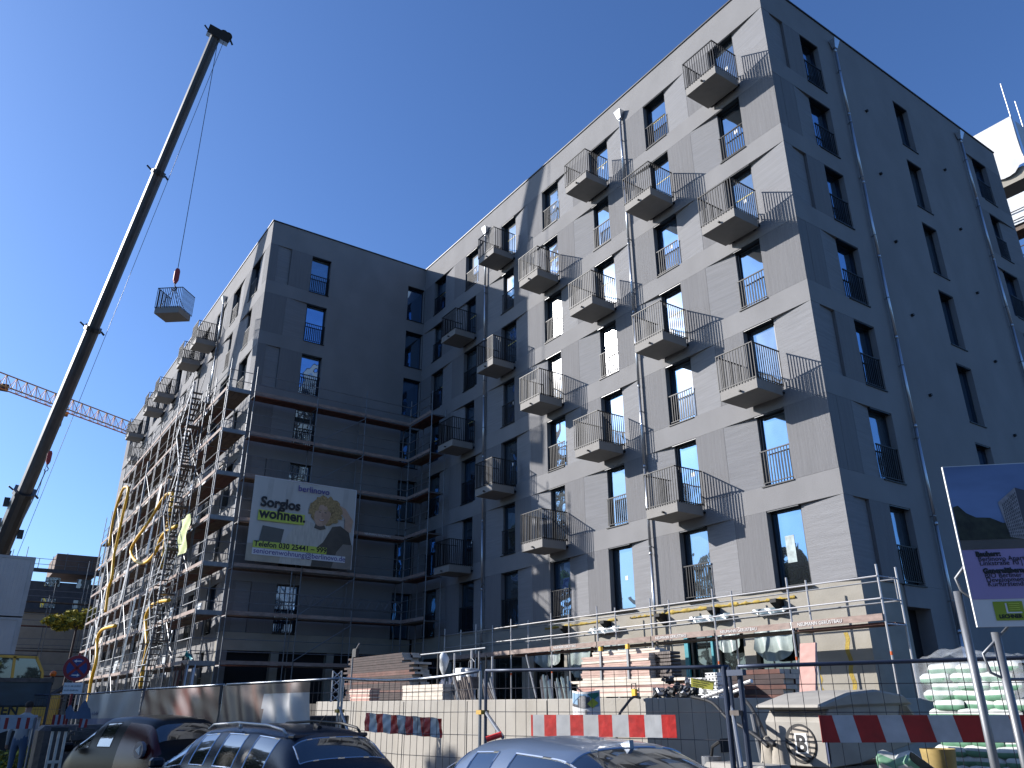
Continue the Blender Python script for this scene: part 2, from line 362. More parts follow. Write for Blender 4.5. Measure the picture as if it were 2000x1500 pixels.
# balconies
BW, BD, BT = 1.36, 1.26, .33
def balc_meshes(mp0):
    def mp(s, w, z):
        p = mp0(s, w, z); o = mp0(0, 0, 0); return (p[0]-o[0], p[1]-o[1], p[2])
    sb = MB(); fbox(sb, mp, 0, BW, .13, BD, 0, BT); out = {'s': sb.mesh('balcony', BAL, bevel=.008)}
    ra = MB(); zt = 1.46
    fbox(ra, mp, -.015, BW+.015, BD-.01, BD+.03, zt-.03, zt); fbox(ra, mp, -.015, .02, .03, BD-.01, zt-.03, zt); fbox(ra, mp, BW-.02, BW+.015, .03, BD-.01, zt-.03, zt)
    fbox(ra, mp, -.012, BW+.012, BD+.0, BD+.02, .335, .365); fbox(ra, mp, -.012, .0, .05, BD, .335, .365); fbox(ra, mp, BW, BW+.012, .05, BD, .335, .365)
    for i in range(14):
        s_ = BW*i/13; fbox(ra, mp, s_-.012, s_+.012, BD, BD+.022, .30, zt-.03)
    for sd_ in (-.012, BW):
        for i in range(12):
            w_ = .06+(BD-.06)*i/12; fbox(ra, mp, sd_, sd_+.012, w_-.020, w_+.014, .30, zt-.03)
    out['r'] = ra.mesh('balcony_railing', ANTH)
    br = MB()
    for s_ in (.2, BW-.3): fbox(br, mp, s_, s_+.1, .0, .13, .06, .2)
    fbox(br, mp, .02, BW-.02, .0, .06, .1, .16)
    out['b'] = br.mesh('bracket', ANTH)
    sp = MB(); fbox(sp, mp, BW*.42, BW*.42+.05, BD, BD+.09, .06, .11); out['p'] = sp.mesh('spout', BLK)
    return out
PB = balc_meshes(mapM)
def balcony(mp, s, n):
    loc = mp(s-.14, 0, Lv(n)-.43)
    f = link('balcony', PB['s'], bld, loc)
    for nm, k in (('balcony_railing', 'r'), ('bracket', 'b'), ('spout', 'p')):
        c_ = link(nm, PB[k]); c_.parent = f
for n in range(2, 8):
    for k in range(7):
        if (n % 2 == 1 and k in (0, 2, 4)) or (n % 2 == 0 and k in (1, 3, 5)): balcony(mapM, colsM[k][0], n)
for k in (2, 3, 5, 6, 8): balcony(mapS, colsS[k][0], 7)
for k in (7,): balcony(mapS, colsS[k][0], 6)
# drainpipes with hopper heads
def drainpipe(mp, s, ztop, zbot, w=.11):
    b = MB(); z = ztop-.55
    while z > zbot: 
        z2 = max(z-3.0, zbot); b.tube(mp(s, w, z), mp(s, w, z2), .05, 10); b.tube(mp(s, w, z2), mp(s, w, min(z2+.09, z)), .058, 10); z = z2
    b.tube(mp(s, w, ztop-.35), mp(s, w, ztop-.56), .05, 8)
    p = b.build('drainpipe', ZINC, bld, smooth=True)
    h = MB(); a = mp(0, 0, 0)
    def q(ds, dw, z): return mp(s+ds, w+dw, z)
    h.hexa([q(-.08, -.06, ztop-.36), q(-.08, .06, ztop-.36), q(.08, .06, ztop-.36), q(.08, -.06, ztop-.36), q(-.17, -.1, ztop), q(-.17, .16, ztop), q(.17, .16, ztop), q(.17, -.1, ztop)])
    ho = h.build('hopper', ZINC); ho.parent = p
    k = MB(); z = ztop-1.5
    while z > zbot+.5: k.tube(mp(s, w-.0, z), mp(s, w, z+.04), .06, 8); k.beam(mp(s, 0, z+.02), mp(s, w, z+.02), .03, .03); z -= 2.4
    kk = k.build('pipe_clamp', GALV); kk.parent = p
drainpipe(mapM, 7.2, 24.75, 1.9); drainpipe(mapM, 17.65, 24.75, 1.9); drainpipe(mapG, 4.22, 24.95, 1.9); drainpipe(mapG, 13.35, 24.95, 1.9); drainpipe(mapS, 8.5, 24.75, .2)
# small vent stubs on the gable and anchors
for n in range(2, 8):
    for s_, dz in ((5.75, .45), (11.2, .1)):
        b = MB(); b.tube(mapG(s_, -.02, Lv(n)+dz), mapG(s_, .09, Lv(n)+dz), .055, 8); b.build('vent_stub', BLK, bld)
# ground floor: bare concrete with openings behind sheets
GO = [(3.45-.0, 2.0, 'pl'), (3.95, 1.0, 'pl')]
gf = MB(); w0 = -.12
zt = Lv(1)+SL; zh = 3.62; zb = L0
ops = [(2.15, 3.55), (3.95, 4.95), (5.15, 6.05), (8.75, 10.05), (10.6, 12.0), (12.3, 14.2), (15.0, 17.0), (18.2, 20.6), (21.4, 23.4)]
fbox(gf, mapM, .0, Y1-Y0, -TH, w0, zh, zt-.002)
lo = 0.0
for a, e in ops+[(Y1-Y0, Y1-Y0)]: fbox(gf, mapM, lo, a, -TH, w0, zb-.3, zh); lo = e
fbox(gf, mapG, TH, colsG[0][0], -TH, -.05, zb-.6, zt-.002)
gf.build('ground_floor_wall', CON, bld)
ge = MB(); fbox(ge, mapG, 3.2, XE-X0, -TH, -.0, .3, zt-.004); fbox(ge, mapG, 2.12, 3.2, -TH, -.0, 4.0, zt-.004); ge.build('gable_base', PG, bld)
ge = MB(); fbox(ge, mapF, 0, X0-X1, -TH, -.0, zt-.75, zt-.004)
for a in (.0, 2.4, 5.0, 7.6): fbox(ge, mapF, a, a+.35, -TH, -.1, .0, zt-.75)
ge.build('slab_edge', CON, bld)
fo = MB()
for a, e, h in ((2.0, 4.0, .07), (4.0, 7.1, .1), (7.3, 8.6, .06), (9.3, 13.4, .08)):
    fo = MB(); fo.grid(lambda u, v: mapM(a+(e-a)*u, w0+.05*math.sin(math.pi*v)+.003, 4.3+(h+.035*math.sin(u*31)+.02*math.sin(u*83))*(v-.3)), 40, 4); fo.build('foam_joint', FOAM, bld, smooth=True)
for a, e, h in ((.6, .72, 3.3), (1.55, 1.63, 2.6)):
    fo = MB(); fo.grid(lambda u, v: mapM(a+(e-a)*u+.03*math.sin(v*19), w0+.004, zb+(h-zb)*v), 2, 24); fo.build('foam_stain', FOAM, bld)
for s_ in (2.4, 4.7, 6.9, 9.6, 11.9):
    br = MB(); br.prism([mapM(s_, w0, 3.95), mapM(s_, w0, 4.3), mapM(s_, w0+.35, 4.3), mapM(s_, w0+.35, 4.2)], (0, 0, 0), (0, .2, 0)); br.build('console_bracket', ANTH, bld)
fr = MB()
for a, e in ops[3:]:
    fbox(fr, mapM, a, a+.06, -.3, -.2, zb, zh); fbox(fr, mapM, e-.06, e, -.3, -.2, zb, zh); fbox(fr, mapM, (a+e)/2-.03, (a+e)/2+.03, -.3, -.2, zb, zh); fbox(fr, mapM, a, e, -.3, -.2, zh-.06, zh)
fr.build('shopfront_frame', FRM, bld)
for a, e in ops:
    b = MB(); fbox(b, mapM, a+.02, e-.02, -.275, -.265, zb, zh-.02); b.build('pane', GLP, bld)
def sheet(a, e, ztop, zlow, sag, mt=PLS, w=-.1):
    def fn(u, v):
        s_ = a+(e-a)*u; d = sag*math.sin(math.pi*u)
        z = ztop+(zlow-ztop)*v*(1-.35*abs(2*u-1)**3)
        return mapM(s_, w+.05*math.sin(u*17+v*3)*v+.08*v, z)
    return MB().grid(fn, 16, 8).build('plastic_sheet', mt, bld, smooth=True, recalc=False)
for a, e, zl in ((2.2, 3.5, 2.7), (4.0, 4.9, 3.0), (8.8, 10.0, 2.55), (10.7, 11.95, 2.5), (12.4, 14.0, 2.9)): sheet(a, e, zh+.05, zl, .1)
FLM = pm('rolled_film', (.14, .19, .22), .3, var=.3, scale=(9, 9, 9), bump=.7); sheet(2.2, 3.4, 4.1, 3.93, .1, FLM, .0); sheet(4.2, 5.8, 4.1, 3.9, .1, FLM, .02); sheet(9.0, 10.6, 4.1, 3.88, .1, FLM, .02)
for a, e, z in ((6.05, 6.2, zb), (5.05, 5.13, zb), (10.1, 10.2, zb+.8)):
    b = MB(); fbox(b, mapM, a, e, -.2, -.05, z, zh); b.build('door_frame', TURQ, bld)
# ------------------------------------------------------------------ retaining wall along the street
wl = thing('retaining_wall', 'pale concrete retaining wall along the street under the stacked planks', 'wall', (8.95, 9.43, 0))
b = MB(); b.box(8.93, 9.40, 0, 9.2, 22.8, 1.725); b.box(9.2, 9.40, 0, 20, 9.65, 1.725); b.build('wall_face', CONW, wl, bevel=.01)
b = MB()
for y in (11.9, 14.6, 17.4, 20.2): b.box(8.922, y, .05, 8.931, y+.012, 1.70)
b.build('joint', DARK, wl)
b = MB(); b.box(10.5, 9.385, .92, 10.68, 9.402, 1.12); b.build('socket_recess', DARK, wl)
#@@2
# ================================================================== SCAFFOLDING
_mc = {}
def cm(key, fn):
    if key not in _mc: _mc[key] = fn()
    return _mc[key]
def seg_mesh(name, d, r, mat, n=6):
    """tube from the origin to d, shared between alike pieces"""
    key = (name, tuple(round(q, 2) for q in d), r, mat.name)
    return cm(key, lambda: MB().tube((0, 0, 0), d, r, n).mesh(name, mat, smooth=False))
def beam_mesh(name, d, w, h, mat):
    key = (name, tuple(round(q, 2) for q in d), w, h, mat.name)
    return cm(key, lambda: MB().beam((0, 0, 0), d, w, h).mesh(name, mat))
def seg(name, p, q, r, mat, par, n=6): p = Vector(p); return link(name, seg_mesh(name, Vector(q)-p, r, mat, n), par, p)
def bar(name, p, q, w, h, mat, par): p = Vector(p); return link(name, beam_mesh(name, Vector(q)-p, w, h, mat), par, p)
rs = random.Random(11)
def run(par, mp, S, wi, wo, zbase, lev, ptop, planks=3, toe=True, rails=True, inner=True, mats=(DECKM, DECKR), brace=None, railm=GALV, zb_in=None, rnd=True, end_rail=()):
    """a straight run of facade scaffold; lev(i) gives the deck heights of bay i, ptop(i) the top of post i"""
    for i, s in enumerate(S):
        seg('standard', mp(s, wo, zbase), mp(s, wo, ptop(i)), .026, railm, par, 8)
        if inner: seg('standard', mp(s, wi, zbase), mp(s, wi, ptop(i)-(.9 if rnd else 0)), .026, railm, par, 8)
        zs = sorted(set(lev(min(i, len(S)-2)) + lev(max(i-1, 0))))
        for z in zs: seg('transom', mp(s, wi, z-.06), mp(s, wo, z-.06), .024, railm, par)
    for i in range(len(S)-1):
        a, e = S[i], S[i+1]
        for z in lev(i):
            n = planks
            for k in range(n):
                w0 = wi+.03+(wo-wi-.06)*k/n; w1 = wi+.03+(wo-wi-.06)*(k+1)/n-.02
                mt = mats[1] if rs.random() < .45 else mats[0]
                key = ('pl', round(e-a, 2), n, round(w1-w0, 3), mp(1, 0, 0)[0] == mp(0, 0, 0)[0], mt.name)
                def mk():
                    b = MB(); fbox(b, lambda s_, w, z_: tuple(Vector(mp(s_, w, z_))-Vector(mp(0, 0, 0))), .02, e-a-.02, 0, w1-w0, -.05, 0); return b.mesh('deck_plank', mt)
                link('deck_plank', cm(key, mk), par, mp(a, w0, z-.012*(k % 2)))
            if toe:
                key = ('toe', round(e-a, 2), mp(1, 0, 0)[0] == mp(0, 0, 0)[0])
                def mk2():
                    b = MB(); fbox(b, lambda s_, w, z_: tuple(Vector(mp(s_, w, z_))-Vector(mp(0, 0, 0))), .03, e-a-.03, .028, .058, .0, .15); return b.mesh('toe_board', TOE)
                link('toe_board', cm(key, mk2), par, mp(a, wo, z+rs.uniform(-.01, .02)))
            if rails:
                for dz in (.5, 1.0): seg('guard_rail', mp(a, wo+.03, z+dz), mp(e, wo+.03, z+dz+rs.uniform(-.01, .01)), .02, railm, par)
        if brace and i in brace:
            for z0, z1 in brace[i]: seg('diagonal_brace', mp(a, wo+.04, z0), mp(e, wo+.04, z1), .022, railm, par)
    for i in end_rail:
        for z in lev(min(i, len(S)-2)):
            for dz in (.5, 1.0): seg('end_rail', mp(S[i], wi, z+dz), mp(S[i], wo, z+dz), .018, railm, par)
            link('end_toe_board', cm(('ett', round(wo-wi, 2), mp(1, 0, 0)[0] == mp(0, 0, 0)[0]), lambda: (lambda b: (fbox(b, lambda s_, w, z_: tuple(Vector(mp(s_, w, z_))-Vector(mp(0, 0, 0))), -.03, .0, 0, wo-wi, -.06, .12), b.mesh('end_toe_board', GALV))[1])(MB())), par, mp(S[i], wi, z))
def rosettes(par, mp, S, wo, zs):
    for s in S:
        b = MB()
        for z in zs: b.tube(mp(s, wo, z-.03), mp(s, wo, z+.03), .045, 8)
        stuff(b.build('coupler_rosettes', GALV, par))
LV = [3.2, 5.2, 7.2, 9.2, 11.2, 13.2, 15.2]
# side of the rear wing
sc1 = thing('facade_scaffold', 'tall scaffold with plank decks along the sunlit side of the left wing', 'scaffold', (8.1, 34.95, 0))
S1 = [-1.1+2.57*i for i in range(14)]
def lev1(i):
    L = list(LV)
    if i >= 3 and i < 11: L.append(17.15)
    if i > 10: L = L[:-1]
    return L
def pt1(i): return {0: 16.75, 1: 16.7, 2: 16.6}.get(i, 18.2 if i < 12 else 15.4)
br1 = {1: [(z, z+2) for z in (3.2, 7.2, 11.2)], 2: [(z+2, z) for z in (5.2, 9.2, 13.2)], 6: [(z, z+2) for z in (1.2, 5.2, 9.2, 13.2)], 10: [(z, z+2) for z in LV[:-1]]}
run(sc1, mapS, S1, .3, 1.33, 0, lev1, pt1, planks=3, brace=br1, end_rail=(0,))
rosettes(sc1, mapS, S1[:7], 1.33, [z+d for z in LV for d in (-.06, .5, 1.0)])
for i, s_ in enumerate(S1): seg('standard', mapS(s_+.16, 1.36, 0), mapS(s_+.16, 1.36, pt1(i)-1.2-.8*(i % 3)), .024, GALV, sc1, 8)
for i in (3, 7, 11): bar('lattice_post', mapS(S1[i]+.12, 1.38, 0), mapS(S1[i]+.12, 1.38, 16.2), .16, .1, GALV, sc1)
# face of the rear wing
sc2 = thing('facade_scaffold', 'scaffold on the shaded face of the left wing carrying the big advertising banner', 'scaffold', (X1+3, 34.95, 0))
S2 = [-.1, 2.99, 5.56, 8.13]
br2 = {1: [(13.3, 15.1), (11.3, 13.1), (3.4, 5.0), (5.3, 7.1)]}
run(sc2, mapF, S2, .3, 1.1, 1.6, lambda i: LV, lambda i: 16.6, planks=2, brace=br2)
for z in (9.2,): lettering('NEUMANN GERÜSTBAU', PAPER, sc2, frameM(mapF(5.9, 1.165, z+.03), (1, 0, 0), (0, 0, 1)), .13)
def lattice(par, p, q, h=.4):
    p = Vector(p); q = Vector(q); n = int((q-p).length/.45); b = MB(); u = Vector((0, 0, h))
    b.tube(p, q, .022); b.tube(p+u, q+u, .022)
    for i in range(n):
        a = p.lerp(q, i/n); c_ = p.lerp(q, (i+.5)/n)+u; d = p.lerp(q, (i+1)/n); b.tube(a, c_, .014, 5); b.tube(c_, d, .014, 5)
    b.build('lattice_girder', GALV, par)
lattice(sc2, mapF(3.0, 1.16, 5.75), mapF(8.1, 1.16, 5.75))
sg_ = [seg('standard', mapF(x, 1.1, 1.6), mapF(x, 1.1, 7.3), .026, GALV, sc2, 8) for x in (2.55,)]
# inner corner tower on the main facade
sc3 = thing('facade_scaffold', 'narrow scaffold bay in the dark inner corner of the two wings', 'scaffold', (X0-1, 33.2, 0))
S3 = [20.95, 23.3]
run(sc3, mapM, S3, .3, 1.1, 1.67, lambda i: LV, lambda i: 16.4-.3*i, planks=2)
# ground-floor scaffold of the main facade
sc4 = thing('facade_scaffold', 'low galvanised scaffold with lettered toe boards along the concrete ground floor of the main facade', 'scaffold', (X0-1.3, 10.3, 1.67))
S4 = [-1.32+2.5*i for i in range(9)]
run(sc4, mapM, S4, .5, 1.3, 1.67, lambda i: [3.35], lambda i: 4.62, planks=2, rnd=False, railm=ALU)
for i in range(9):
    b = MB(); b.tube(mapM(S4[i], 1.3, 2.62), mapM(S4[i], 1.3, 2.7), .029, 8); b.build('orange_marker', pm('orange_paint', (.7, .14, .03), .5) if i == 0 else MATS['orange_paint'], sc4)
for z in (3.85, 4.35): seg('end_rail', mapM(S4[0], .5, z), mapM(S4[0], 1.3, z), .018, ALU, sc4)
seg('end_rail', mapM(S4[0], .62, 3.85), mapM(S4[0], .62, 4.35), .014, ALU, sc4)
for i in range(8):
    for dz in (.5, 1.0): seg('guard_rail', mapM(S4[i], .5, 3.35+dz), mapM(S4[i+1], .5, 3.35+dz), .018, GALV, sc4)
for k, s_ in ((1, .2), (2, .3), (3, .3), (5, .3)):
    lettering('NEUMANN GERÜSTBAU', PAPER, sc4, frameM(mapM(S4[k]-.2, 1.37, 3.40), (0, -1, 0), (0, 0, 1)), .115)
seg('diagonal_brace', mapM(S4[3]+.1, 1.35, 3.2), mapM(S4[3]+1.6, 1.35, 1.75), .024, ALU, sc4)
# stair tower in front of the side scaffold
st = thing('stair_tower', 'scaffold stair tower with zigzag aluminium flights in front of the left wing', 'stair tower', (7.2, 39.5, 0))
xa, xb, ya, yb = 7.25, 7.95, 38.4, 41.3
for x in (xa, xb):
    for y in (ya, yb): seg('standard', (x, y, 0), (x, y, 16.6), .026, GALV, st, 8)
for k in range(8):
    z = .3+2*k
    for x in (xa, xb):
        for dz in (.5, 1.0): seg('guard_rail', (x, ya, z+dz), (x, yb, z+dz), .018, GALV, st)
    for y in (ya, yb):
        b = MB(); b.box(xa, y-.0 if y == ya else y-.5, z-.04, xb, y+.5 if y == ya else y, z); b.build('landing', STEELD, st)
    p0, p1 = ((ya+.5, yb-.5) if k % 2 == 0 else (yb-.5, ya+.5))
    for dx in (.06, .58):
        bar('stair_stringer', (xa+dx, p0, z), (xa+dx, p1, z+2), .035, .12, GALV, st)
        bar('handrail', (xa+dx, p0, z+.95), (xa+dx, p1, z+2.95), .03, .03, GALV, st)
    for q in range(9):
        t = (q+.5)/9; y = p0+(p1-p0)*t
        link('stair_tread', cm('tread', lambda: MB().box(0, -.1, -.02, .5, .1, .02).mesh('stair_tread', STEELD)), st, (xa+.08, y, z+2*t))
# bright ladders and props standing in the side scaffold
for i, (y, z0, z1) in enumerate(((44.2, 2.5, 6.6), (44.9, 5.2, 9.4), (46.6, 9.3, 13.2), (48.5, 3.4, 7.2), (52.5, 7.4, 11.0), (57.2, 3.3, 6.9), (60.5, 5.4, 9.0), (63.6, 3.4, 6.8))):
    t = thing('scaffold_ladder', f'bright aluminium ladder in the left wing scaffold, {["lowest near the stair tower", "second one up beside the stair tower", "top one right of the hose loop", "low one left of the stair tower", "middle one above the yellow hose bend", "lower one behind the left hose", "upper one near the far scaffold end", "farthest one at ground level"][i]}', 'ladder', (7.9, y, z0), group='ladders in the side scaffold')
    for dy in (0, .32): bar('rail', (7.85, y+dy, z0), (7.95, y+dy-.25, z1), .03, .06, ALU, t)
    k = z0+.3
    while k < z1: f = (k-z0)/(z1-z0); seg('rung', (7.85+.1*f, y-.25*f, k), (7.85+.1*f, y+.32-.25*f, k), .014, ALU, t); k += .28
# yellow debris hoses
def hose(name, label, pts, r=.085):
    P = [Vector(p) for p in pts]; out = []
    for i in range(len(P)-1):
        p0, p1, p2, p3 = P[max(i-1, 0)], P[i], P[i+1], P[min(i+2, len(P)-1)]
        for k in range(8):
            t = k/8; out.append(.5*((2*p1)+(-p0+p2)*t+(2*p0-5*p1+4*p2-p3)*t*t+(-p0+3*p1-3*p2+p3)*t**3))
    out.append(P[-1]); return tag(MB().path(out, r, 8).build(name, HOSE, smooth=True), label, 'hose')
hx = 7.65
def H(pts, x=hx): return [onX(px, py, x) for px, py in pts]
hose('concrete_hose', 'thick yellow hose with a loop hanging across the middle of the left scaffold', H([(316, 1110), (322, 1060), (336, 975), (332, 964), (318, 975), (290, 1020), (262, 1060), (256, 1080), (266, 1096), (283, 1099), (303, 1080), (318, 1045), (345, 1027)]))
hose('concrete_hose', 'yellow hose dropping from the middle deck to the ground left of the stair tower', H([(330, 1172), (300, 1180), (285, 1205), (286, 1240), (287, 1265), (280, 1300), (274, 1345)]))
hose('concrete_hose', 'long yellow hose hooked over the far upper scaffold end', H([(213, 1065), (222, 1010), (238, 960), (247, 951), (250, 960), (240, 1005), (228, 1060), (222, 1090), (218, 1130), (212, 1150), (206, 1195)]))
hose('concrete_hose', 'lowest yellow hose reaching the ground by the no-stopping sign', H([(225, 1222), (200, 1230), (190, 1250), (188, 1290), (178, 1330), (172, 1372)]), .1)
# lime green tarp strip
def tarp(u, v):
    p = onX(372-22*v+(-20*(1-u)) , 1003+80*v, 7.72); return p
g0, g1, g2, g3 = onX(355, 1015, 7.7), onX(372, 1003, 7.7), onX(361, 1078, 7.7), onX(345, 1088, 7.7)
b = MB(); b.grid(lambda u, v: (g0.lerp(g1, u).lerp(g3.lerp(g2, u), v))+Vector((.06*math.sin(u*6+v*9), 0, 0)), 8, 16)
tag(b.build('tarp', pm('lime_tarp', (.62, .68, .28), .5, var=.12, scale=(5, 5, 5), bump=.3), smooth=True), 'pale lime green tarpaulin strip hanging on the left wing scaffold', 'tarpaulin')
# grey debris sheets and boards leaning behind rails (clutter on the decks)
cl = [thing('board_stack', 'grey boards and panels stored on the decks of the left wing scaffold', 'boards', (8.5, 40, 3.2))]
for i in range(60):
    bay = rs.randrange(0, 12); z = rs.choice(LV[:6])+.02; y = Y1+S1[bay]+rs.uniform(.2, 1.4); L = rs.uniform(.6, 1.2); h = rs.uniform(.35, .9)
    q = link('board', MB().box(-.015, 0, 0, .015, 1, 1).mesh('board', rs.choice([PG, PH, PLKL, PLSL, STEELD])) if i < 5 else cl[0]['_b'+str(i % 5)] if False else cm(('brd', i % 5), lambda: MB().box(-.015, 0, 0, .015, 1, 1).mesh('board', [PH, PAPER, PLKL, PLSL, PG][i % 5])), cl[0], (rs.uniform(8.25, 8.5), y, z)); q.scale = (1, L, h); q.rotation_euler = (0, R(rs.uniform(2, 14)), 0)

# ================================================================== BANNER on the wing scaffold
bn = thing('advertising_banner', 'large advertising banner with smiling curly-haired woman and black slogan on the wing scaffold', 'banner', (12.2, 34.7, 7.4))
bx0, bx1, bz0, bz1, by = 9.8, 14.75, 7.47, 11.28, 34.78
def B(u, v, d=0.): return Vector((bx0+(bx1-bx0)*u, by-d, bz0+(bz1-bz0)*v))
BGm = pm('banner_print', (.62, .60, .56), .5, var=.06, scale=(2, 2, .5)); c_cream = pm('print_cream', (.62, .58, .50), .5, var=.15, scale=(14, 1, 2)); c_skin = pm('print_skin', (.62, .40, .28), .5, var=.08, scale=(4, 4, 4))
c_hair = pm('print_hair', (.44, .29, .12), .5, var=.45, scale=(12, 12, 12)); c_brown = pm('print_brown', (.10, .085, .07), .5, var=.2); c_lime = pm('print_lime', (.62, .72, .10), .5, var=.04)
c_dk = pm('print_dark', (.012, .012, .016), .5); c_pur = pm('print_purple', (.10, .07, .30), .5); c_wh = pm('print_white', (.78, .78, .82), .5, var=.04); c_beige = pm('print_beige', (.50, .44, .34), .5, var=.1)
b = MB(); b.grid(lambda u, v: B(u, v)+Vector((0, .02*math.sin(u*9)*math.sin(v*5), 0)), 14, 10); b.build('banner_cloth', BGm, bn, smooth=True)
def flat(pts, mat, nm, d, par=bn, BB=B):
    n = len(pts); cx = sum(p[0] for p in pts)/n; cy = sum(p[1] for p in pts)/n
    vs = [BB(cx, cy, d)]+[BB(p[0], p[1], d) for p in pts]
    return MB().add(vs, [(0, i+1, (i+1) % n+1) for i in range(n)]).build(nm, mat, par, recalc=False)
def ell(cx, cy, rx, ry, n=24, t=0., wob=0., seed=0):
    rr = random.Random(seed); o = []
    for i in range(n):
        a = 2*math.pi*i/n; k = 1+rr.uniform(-wob, wob); x, y = rx*math.cos(a)*k, ry*math.sin(a)*k; o.append((cx+x*math.cos(t)-y*math.sin(t), cy+x*math.sin(t)+y*math.cos(t)))
    return o
flat([(.0, 0), (.38, 0), (.40, .14), (.2, .22), (0, .2)], c_beige, 'printed_picture', .03)
flat([(.1, .22), (.3, .22), (.32, .4), (.12, .42)], pm('print_grey', (.12, .12, .11), .5), 'printed_picture', .028)
flat([(.30, 0), (.95, 0), (1, .12), (.98, .30), (.92, .46), (.80, .52), (.62, .50), (.5, .55), (.42, .46), (.34, .3)], c_cream, 'printed_picture', .032)
flat([(.76, 0), (.97, 0), (.985, .3), (.95, .45), (.86, .52), (.78, .5), (.70, .3), (.62, .2), (.60, 0)], c_brown, 'printed_picture', .036)
flat([(.9, .42), (.97, .46), (.985, .6), (.9, .74), (.8, .80), (.82, .72), (.9, .62)], c_skin, 'printed_picture', .034)
for k_, (cu, cv) in enumerate([(.70+.125*math.cos(a_), .685+.135*math.sin(a_)) for a_ in [i_*.42 for i_ in range(15)]]): flat(ell(cu, cv, .042, .055, 9, k_, .25, k_), c_hair, 'printed_picture', .038+.0007*k_)
flat(ell(.70, .68, .13, .155, 40, .2, .06, 4), pm('print_hair_dark', (.26, .16, .07), .5, var=.5, scale=(20, 20, 20)), 'printed_picture', .037)
flat(ell(.672, .632, .078, .148, 28, -.18), c_skin, 'printed_picture', .050)
flat(ell(.705, .60, .035, .10, 16, -.18), pm('print_skin_shade', (.50, .31, .21), .5, var=.1), 'printed_picture', .051)
for k_, (cu, cv) in enumerate(((.60, .745), (.625, .775), (.66, .785), (.70, .775), (.735, .745), (.59, .70), (.752, .70))): flat(ell(cu, cv, .033, .035, 9, k_, .25, k_+30), c_hair, 'printed_picture', .0525+.0006*k_)
for ex in (.642, .698): flat(ell(ex, .66, .012, .006, 10, -.2), c_brown, 'printed_picture', .0525); flat([(ex-.02, .682), (ex+.018, .676), (ex+.017, .684), (ex-.018, .69)], c_hair, 'printed_picture', .0525)
flat([(.662, .655), (.674, .65), (.682, .605), (.66, .602)], pm('print_skin_dark', (.44, .26, .18), .5), 'printed_picture', .0525)
flat([(.632, .572), (.665, .566), (.702, .58), (.683, .552), (.655, .548)], pm('print_lips', (.36, .12, .09), .5), 'printed_picture', .0525)
flat([(.64, .569), (.665, .564), (.695, .576), (.68, .56), (.658, .557)], c_wh, 'printed_picture', .053)
for q_ in (.12, .3, .86): flat([(q_, .6), (q_+.05, .6), (q_+.06, .99), (q_+.01, .99)], pm('print_curtain', (.56, .54, .50), .5, var=.08) if q_ == .12 else MATS['print_curtain'], 'printed_picture', .024)
flat([(.8, .0), (.995, .0), (.995, .3), (.9, .3), (.84, .2)], pm('print_sofa', (.30, .26, .22), .5, var=.1), 'printed_picture', .0365)
flat([(.61, .51), (.70, .50), (.715, .46), (.66, .44), (.60, .46)], c_brown, 'printed_picture', .0495)
flat([(.065, .475), (.50, .475), (.50, .60), (.065, .60)], c_lime, 'colour_box', .057)
flat([(.05, .155), (.74, .155), (.74, .235), (.05, .235)], c_lime, 'colour_box', .057)
flat([(.05, .075), (.93, .075), (.93, .152), (.05, .152)], c_wh, 'colour_box', .057)
def btxt(t, u, v, size, mat, bold):
    bold *= 1.05
    lettering(t, mat, bn, frameM(B(u, v, .062), (1, 0, 0), (0, 0, 1)), size, bold=bold)
btxt('berlinovo', .41, .885, .40, c_pur, .004); btxt('Sorglos', .075, .645, .62, c_dk, .022); btxt('wohnen.', .075, .51, .62, c_dk, .022)
btxt('Telefon 030 25441 – 999', .06, .172, .33, c_dk, .009); btxt('seniorenwohnung@berlinovo.de', .06, .092, .325, c_pur, .003)
b = MB(); b.beam(B(0, 1.0, .0), B(1, 1.0, .0), .03, .03); b.beam(B(1, 0, 0), B(1, 1, 0), .03, .03, (0, 1, 0)); b.build('banner_hem', c_wh, bn)

# ================================================================== MOBILE CRANE
cr = thing('mobile_crane', 'mobile crane with a long grey telescopic boom rising beside the building', 'crane', (.2, 57, 0))
tip = dep(424, 64, 46); q3 = dep(0, 1075, 46); dB = (q3-tip).normalized()
def bp(t): return tip+dB*t      # t metres down from the tip
ts = [(0.2, 9.0, .56), (9.0, 19.0, .66), (19.0, 29.5, .78), (29.5, 44.0, .98)]
vn = Vector((1, .2, .1)); sidev = dB.cross((tip-Vector((0, 0, EYE))).normalized()).normalized(); nrm = sidev.cross(dB).normalized()
def boomsec(t0, t1, wd, nm, mat):
    prof = [(-.5, .62), (.5, .62), (.5, -.3), (.36, -.62), (.12, -.78), (-.12, -.78), (-.36, -.62), (-.5, -.3)]
    P = [sidev*(x*wd)+nrm*(y*wd) for x, y in prof]; return MB().prism([p for p in P], bp(t0), bp(t1)).build(nm, mat, cr)
